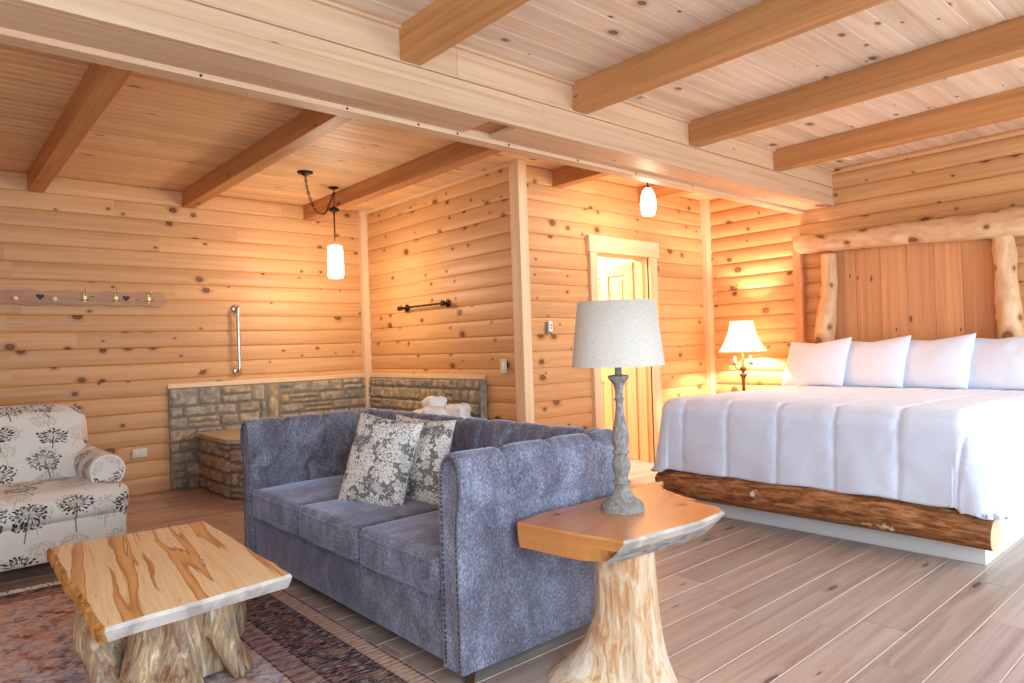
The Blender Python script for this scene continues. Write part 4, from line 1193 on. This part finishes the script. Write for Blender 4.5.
mb.lathe([(.170, 0), (.1425, .236), (.141, .236), (.1685, 0), (.170, 0)], 56, (1.952, 1.643, LZ)); mb.build('lamp_shade', M['linen'], tl)
mb = MB(); mb.tube([(1.952, 1.643, LZ), (1.952, 1.643, LZ + .05)], .014, 12)
for a in (0, 2.09, 4.19): mb.tube([(1.952, 1.643, LZ + .006), (1.952 + .166 * math.cos(a), 1.643 + .166 * math.sin(a), LZ + .006)], .0022, 6)
for sg in (-1, 1): mb.tube(catmull([(1.952, 1.643, LZ + .0), (1.952 + sg * .035, 1.643, LZ + .02), (1.952 + sg * .03, 1.643, LZ + .07)], 10), .002, 6)
mb.build('fitting', M['iron'], tl)
mb = MB(); mb.lathe([(0, .04), (.014, .045), (.03, .09), (.03, .11), (.018, .135), (0, .14)], 16, (1.952, 1.643, LZ)); mb.build('bulb', M['white'], tl)

# ------------------------------------------------------------------ bed
bed = thing('bed', 'wide bed on a white platform with a bark covered log across its foot', 'bed', (5.2, 1.92, 0))
mb = MB(); mb.box(4.05, 6.38, 1.07, 2.74, 0.0, .20, 'y', .5); mb.build('platform', M['white'], bed, bevel=.004)
mb = MB(); mb.box(4.03, 4.049, 1.05, 2.75, 0.0, .085, 'y', .5); mb.box(4.0495, 6.36, 1.05, 1.069, 0.0, .085, 'x', .5); mb.build('skirting', M['white'], bed, bevel=.003)
mb = MB(); mb.rbox((5.2, 1.98, .47), (1.18, .88, .27), .06, 8); mb.build('mattress', M['cotton'], bed)
mb = MB(); mb.box(4.06, 6.38, 1.10, 2.84, .19, .24); mb.build('bed_deck', M['trim'], bed)
mb = MB(); P = [(3.965, 3.005, .225), (3.963, 2.98, .218), (3.96, 2.90, .212), (3.955, 2.70, .208), (3.95, 2.3, .208), (3.95, 1.9, .214), (3.95, 1.5, .212), (3.955, 1.15, .196), (3.955, .985, .186)]
rad = [.028, .052, .078, .095, .100, .102, .100, .092, .086]
mb.tube(catmull(P, 60), [q[0] for q in catmull([(r_,) for r_ in rad], 60)], 28, jitter=lambda l, a: 1 + .05 * nz(l * 3, math.cos(a) * 1.5, math.sin(a) * 1.5) + .03 * nz(l * 14, math.cos(a) * 5, math.sin(a) * 5), capmi=1)
lg = mb.build('foot_log', [M['bark'], M['endgrain']], bed)
mb = MB(); mb.tube([(3.87, 2.20, .225), (3.845, 2.20, .228), (3.832, 2.202, .230)], [.035, .026, .017], 14, jitter=lambda l, a: 1 + .2 * nz(a * 2, l * 30), capmi=1); mb.build('branch_stub', [M['bark'], M['white']], lg)['label'] = 'pale broken branch stub'
mb = MB(); mb.rbox((3.879, 1.50, .165), (.013, .085, .024), .012, 14, fn=lambda w: Vector((w[0] + .014 * nz(w[1] * 40, w[2] * 60), w[1], w[2] + .03 * nz(w[1] * 22, 3) + .012 * nz(w[1] * 60, w[2] * 30)))); mb.build('bare_patch', M['endgrain'], lg)['label'] = 'splintered bare patch in the bark'
# comforter, one quilted sheet draped over top, foot and both sides
X0, X1, Y0, Y1 = 4.02, 6.30, 1.15, 2.855
RR = .10; HANG = .545
def cloth(a, b):
    # a along the width (Y), b along the length from the hanging foot to the head
    yy = (Y0 - HANG) + (Y1 - Y0 + 2 * HANG) * a
    xx = (X0 - HANG + .02) + (X1 - X0 + HANG - .02) * b
    cx = max(xx, X0); cy = min(max(yy, Y0), Y1)
    d = Vector((xx - cx, yy - cy, 0)); l = d.length
    zt = .768 - .04 * smooth(4.1, 6.2, cx)
    q = l / RR
    sy = (yy - 1.06) / .337; sx = (xx - 3.93) / .46
    fy = abs(sy - round(sy)) * .337; fx = abs(sx - round(sx)) * .46
    e1 = 1 - math.exp(-fy / .013); e2 = 1 - .5 * math.exp(-fx / .014)
    puff = .015 * e1 * e2 + .005 * nz(xx * 3, yy * 3, 1)
    wr = math.exp(-fy / .06); puff += .008 * wr * nz(xx * 30 + yy * 14, yy * 14, 4) + .004 * nz(xx * 9, yy * 9, 8)
    if l < 1e-6:
        return Vector((cx, cy, zt + puff))
    # keep the hem of the corner rounded
    mx = HANG
    l = min(l, mx); u = d.normalized()
    if q < PI / 2: h = RR * math.sin(q); v = RR * (1 - math.cos(q)); nh, nv = math.sin(q), math.cos(q)
    else:
        e = l - RR * PI / 2; fl = .07 + .10 * (abs(u.x * u.y) * 2) + .16 * smooth(.3, 1, -u.y)
        th = math.atan2(yy - cy, xx - cx) if (abs(u.x) > .05 and abs(u.y) > .05) else 0
        fold = .008 * math.sin((yy if abs(u.x) > abs(u.y) else xx) * 13 + 5 * th) * smooth(0, .4, e)
        h = RR + e * fl + fold; v = RR + e; nh, nv = 1, fl
    return Vector((cx + u.x * (h + puff * nh), cy + u.y * (h + puff * nh), zt - v + puff * nv + (.012 * nz(xx * 7, yy * 7, 2) if l > HANG * .9 else 0)))
mb = MB(); mb.grid(cloth, 280, 200, flip=True, uvf=lambda a, b: (a * 3, b * 3))
o = mb.build('comforter', M['cotton']); md = o.modifiers.new('thick', 'SOLIDIFY'); md.thickness = .012; md.offset = -1
tag(o, 'white quilted comforter draped over the bed and its foot', 'comforter')
lab = ['white bed pillow closest to the lit bedside lamp', 'second white bed pillow counted from the bedside lamp', 'third white bed pillow counted from the bedside lamp', 'white bed pillow farthest from the bedside lamp, cut by the picture edge']
for i, (y, dx) in enumerate(((2.845, 0), (2.375, 0), (1.92, -.01), (1.46, -.02))):
    pillow('pillow', .64, .45, .20, frame((6.11 + dx, y, .945), (-.90, .24, .38), R(2.5)), M['cotton'], lab[i], 'pillow', 'white pillows along the headboard', 3.1 * i + .7, pinch=.05, sag=.035)
# headboard
hb = thing('headboard', 'rustic headboard of pine planks framed by peeled knotty logs', 'headboard', (6.42, 2.0, 0))
ys = [2.775, 2.585, 2.375, 2.165, 1.955, 1.752, 1.50]
for i in range(6):
    mb = MB(); mb.box(6.395, 6.435, ys[i + 1] + .001, ys[i] - .001, .30, 2.02, 'z'); mb.build('plank', M['hb'], hb, bevel=.004)
def knotty(name, P, rad, sd, parent, capm=1):
    mb = MB(); kn = [(random.random(), random.random() * 2 * PI, random.uniform(.10, .22)) for _ in range(9)]
    pp = catmull(P, 70); L = sum(math.dist(pp[i], pp[i + 1]) for i in range(69))
    def j(l, a):
        v = 1 + .16 * nz(l * 5, math.cos(a) * .9 + sd, math.sin(a) * .9) + .08 * nz(l * 14, math.cos(a) * 2 + sd, math.sin(a) * 2)
        for kl, ka, kh in kn:
            da = (a - ka + PI) % (2 * PI) - PI; v += kh * math.exp(-((l - kl * L) / .028) ** 2 - (da / .38) ** 2)
        return v
    mb.tube(pp, [q[0] for q in catmull([(r_,) for r_ in rad], 70)], 28, jitter=j, capmi=0)
    return mb.build(name, M['peeled'], parent)
knotty('post_log', [(6.325, 2.855, .10), (6.325, 2.86, .5), (6.325, 2.855, 1.0), (6.325, 2.83, 1.35), (6.325, 2.795, 1.6), (6.325, 2.785, 1.93)], [.085, .09, .092, .082, .072, .066], 1, hb)
knotty('post_log', [(6.325, 1.425, .10), (6.325, 1.42, .6), (6.325, 1.425, 1.1), (6.325, 1.44, 1.5), (6.325, 1.45, 1.9)], [.085, .085, .082, .075, .070], 4, hb)
knotty('top_log', [(6.31, 3.095, 2.048), (6.31, 3.06, 2.048), (6.31, 2.98, 2.048), (6.31, 2.6, 2.035), (6.31, 2.1, 2.02), (6.31, 1.5, 1.995), (6.31, .8, 1.97), (6.31, .6, 1.965)], [.03, .068, .085, .088, .092, .105, .11, .10], 6, hb)
mb = MB()
def slabf(a, b):
    z = .1 + 2.075 * b; y0, y1 = 3.165, 3.085 + .020 * nz(z * 6, 2, 1) - .012 * nz(z * 14, 5, 1)
    c = [(6.40, y0), (6.445, y0), (6.445, y1), (6.42, y1 - .012), (6.40, y1)][int(round(a * 5)) % 5]
    return (c[0], c[1], z)
mb.grid(slabf, 5, 60, cu=True, uvf=lambda a, b: (b * 2, a * .3)); mb.sm = [False] * len(mb.sm)
mb.add([slabf(k / 5, 1) for k in range(5)], [[0, 1, 2, 3, 4]], None, .5)
mb.build('side_slab', M['hb'], hb)['label'] = 'wavy edged upright board at the lamp end'

# nightstand and its lamp
ns = thing('nightstand', 'small pine nightstand in the corner behind the bed', 'nightstand', (6.17, 3.585, 0))
mb = MB(); mb.box(5.96, 6.38, 3.36, 3.81, .06, .575, 'z'); mb.build('cabinet', M['hb'], ns, bevel=.004)
mb = MB(); mb.box(5.94, 6.40, 3.34, 3.83, .575, .605, 'y'); mb.build('top', M['hb'], ns, bevel=.006)
for z0, z1 in ((.10, .32), (.335, .555)):
    mb = MB(); mb.box(5.945, 5.962, 3.38, 3.79, z0, z1, 'y'); d_ = mb.build('drawer', M['hb'], ns, bevel=.003)
    mb = MB(); mb.tube([(5.946, 3.585, (z0 + z1) / 2), (5.925, 3.585, (z0 + z1) / 2)], [.008, .014], 12); mb.build('knob', M['bronze'], d_)
for x in (5.98, 6.36):
    for y in (3.38, 3.79):
        mb = MB(); mb.box(x - .02, x + .02, y - .02, y + .02, 0, .06, 'z'); mb.build('foot', M['hb'], ns)
LX, LY, LZ0 = 6.15, 3.585, .606
bl = thing('bedside_lamp', 'lit white bell shade lamp with a bronze candlestick base in the corner', 'bedside lamp', (LX, LY, LZ0))
mb = MB(); prof = [(0, 0), (.065, 0), (.066, .010), (.05, .020), (.026, .034), (.018, .05), (.016, .07), (.018, .19), (.022, .195), (.040, .222), (.042, .230), (.018, .236), (.014, .25), (.030, .275), (.032, .290), (.014, .31), (.009, .33), (.007, .46), (0, .46)]
mb.lathe(prof, 24, (LX, LY, LZ0)); mb.build('candlestick', M['bronze'], bl)
dv = Vector((.753, -.658, 0))
for sg in (-1, 1):
    q = Vector((LX, LY, LZ0)); mb = MB()
    mb.tube(catmull([q + Vector((0, 0, .285)), q + dv * sg * .04 + Vector((0, 0, .275)), q + dv * sg * .075 + Vector((0, 0, .30)), q + dv * sg * .078 + Vector((0, 0, .325))], 14), .005, 8)
    c = q + dv * sg * .078; mb.lathe([(0, .322), (.014, .324), (.036, .336), (.034, .340), (.012, .338), (0, .338)], 16, c); ar = mb.build('arm', M['bronze'], bl)
    mb = MB(); mb.lathe([(0, .338), (.013, .338), (.013, .40), (.009, .405), (0, .405)], 14, c); mb.build('candle_sleeve', M['cotton'], ar)
mb = MB(); SB = 1.055
def bell(t): return .112 + .118 * (1 - t) ** 1.75
N = 18; pr = [(bell(k / N), .305 * k / N) for k in range(N + 1)]
mb.lathe([(r_ , z) for r_, z in pr] + [(r_ - .002, z) for r_, z in pr[::-1]] + [pr[0]], 48, (LX, LY, SB)); sh = mb.build('lamp_shade', M['shade'], bl)
mb = MB()
for k in range(8):
    a = 2 * PI * k / 8 + .2; mb.tube([(LX + (r_ + .001) * math.cos(a), LY + (r_ + .001) * math.sin(a), SB + z) for r_, z in pr], .0025, 6)
for r_, z in (pr[0], pr[-1]): mb.tube([(LX + r_ * math.cos(2 * PI * k / 48), LY + r_ * math.sin(2 * PI * k / 48), SB + z) for k in range(49)], .004, 6, caps=False)
mb.build('piping', M['brass'], sh)
mb = MB(); mb.lathe([(0, 0), (.012, .0), (.028, .04), (.030, .06), (.02, .085), (0, .09)], 16, (LX, LY, SB + .02)); mb.build('bulb', mat_glow('lit_bulb', (1, .8, .55, 1), 30), bl)

# ------------------------------------------------------------------ light
w = bpy.data.worlds.new('World'); bpy.context.scene.world = w; w.use_nodes = True
bg = w.node_tree.nodes['Background']; bg.inputs[0].default_value = (.66, .84, 1, 1); bg.inputs[1].default_value = 2.2
def area(name, loc, rot, sx, sy, e, col):
    l = bpy.data.lights.new(name, 'AREA'); l.shape = 'RECTANGLE'; l.size = sx; l.size_y = sy; l.energy = e; l.color = col
    o = bpy.data.objects.new(name, l); C.objects.link(o); o.location = loc; o.rotation_euler = rot; return o
area('daylight_glazed_doors', (4.5, YF - .55, 1.45), (R(64), 0, 0), 2.9, 2.2, 170, (.60, .80, 1))
area('fill_front_window', (.5, YF - .10, 1.38), (R(84), 0, 0), 2.1, 1.6, 135, (.46, .72, 1))  # fill light for the added front window, brightens the sofa side
area('fill_side_window', (XL - .10, 1.4, 1.38), (R(90), 0, R(-90)), 2.3, 1.6, 22, (.66, .84, 1))  # weak fill light for the added left window
area('bathroom_ceiling_light', (5.0, 5.5, 2.40), (0, 0, 0), .6, .6, 150, (1, .97, .93))
def point(name, loc, e, col, r=.04):
    l = bpy.data.lights.new(name, 'POINT'); l.energy = e; l.color = col; l.shadow_soft_size = r
    o = bpy.data.objects.new(name, l); C.objects.link(o); o.location = loc; return o
point('bedside_bulb', (LX, LY, SB + .16), 75, (1, .90, .74), .03)
point('cylinder_pendant_bulb', (2.92, 5.755, 1.80), 20, (1, .84, .62), .05)
point('egg_pendant_bulb', (4.745, 3.60, 2.20), 11, (1, .84, .62), .05)

# ------------------------------------------------------------------ camera
cam = bpy.data.cameras.new('camera'); co = bpy.data.objects.new('camera', cam); C.objects.link(co)
cam.sensor_width = 36; cam.lens = 684.06 / 1024 * 36; cam.clip_start = .05
yaw, pit, rol = R(48.8247), R(.51896), R(-1.86415)
f = Vector((math.cos(yaw) * math.cos(pit), math.sin(yaw) * math.cos(pit), math.sin(pit))); r_ = Vector((math.sin(yaw), -math.cos(yaw), 0)); u = r_.cross(f)
r2 = r_ * math.cos(rol) + u * math.sin(rol); u2 = u * math.cos(rol) - r_ * math.sin(rol)
co.matrix_world = Matrix(((r2.x, u2.x, -f.x, 0), (r2.y, u2.y, -f.y, 0), (r2.z, u2.z, -f.z, 1.17), (0, 0, 0, 1)))
sc = bpy.context.scene; sc.camera = co
sc.view_settings.view_transform = 'Standard'; sc.view_settings.look = 'None'; sc.view_settings.exposure = 0.12; sc.view_settings.gamma = 1
sc.view_settings.use_curve_mapping = False
sc.cycles.max_bounces = 10; sc.cycles.diffuse_bounces = 6; sc.cycles.sample_clamp_indirect = 6; sc.cycles.use_denoising = True
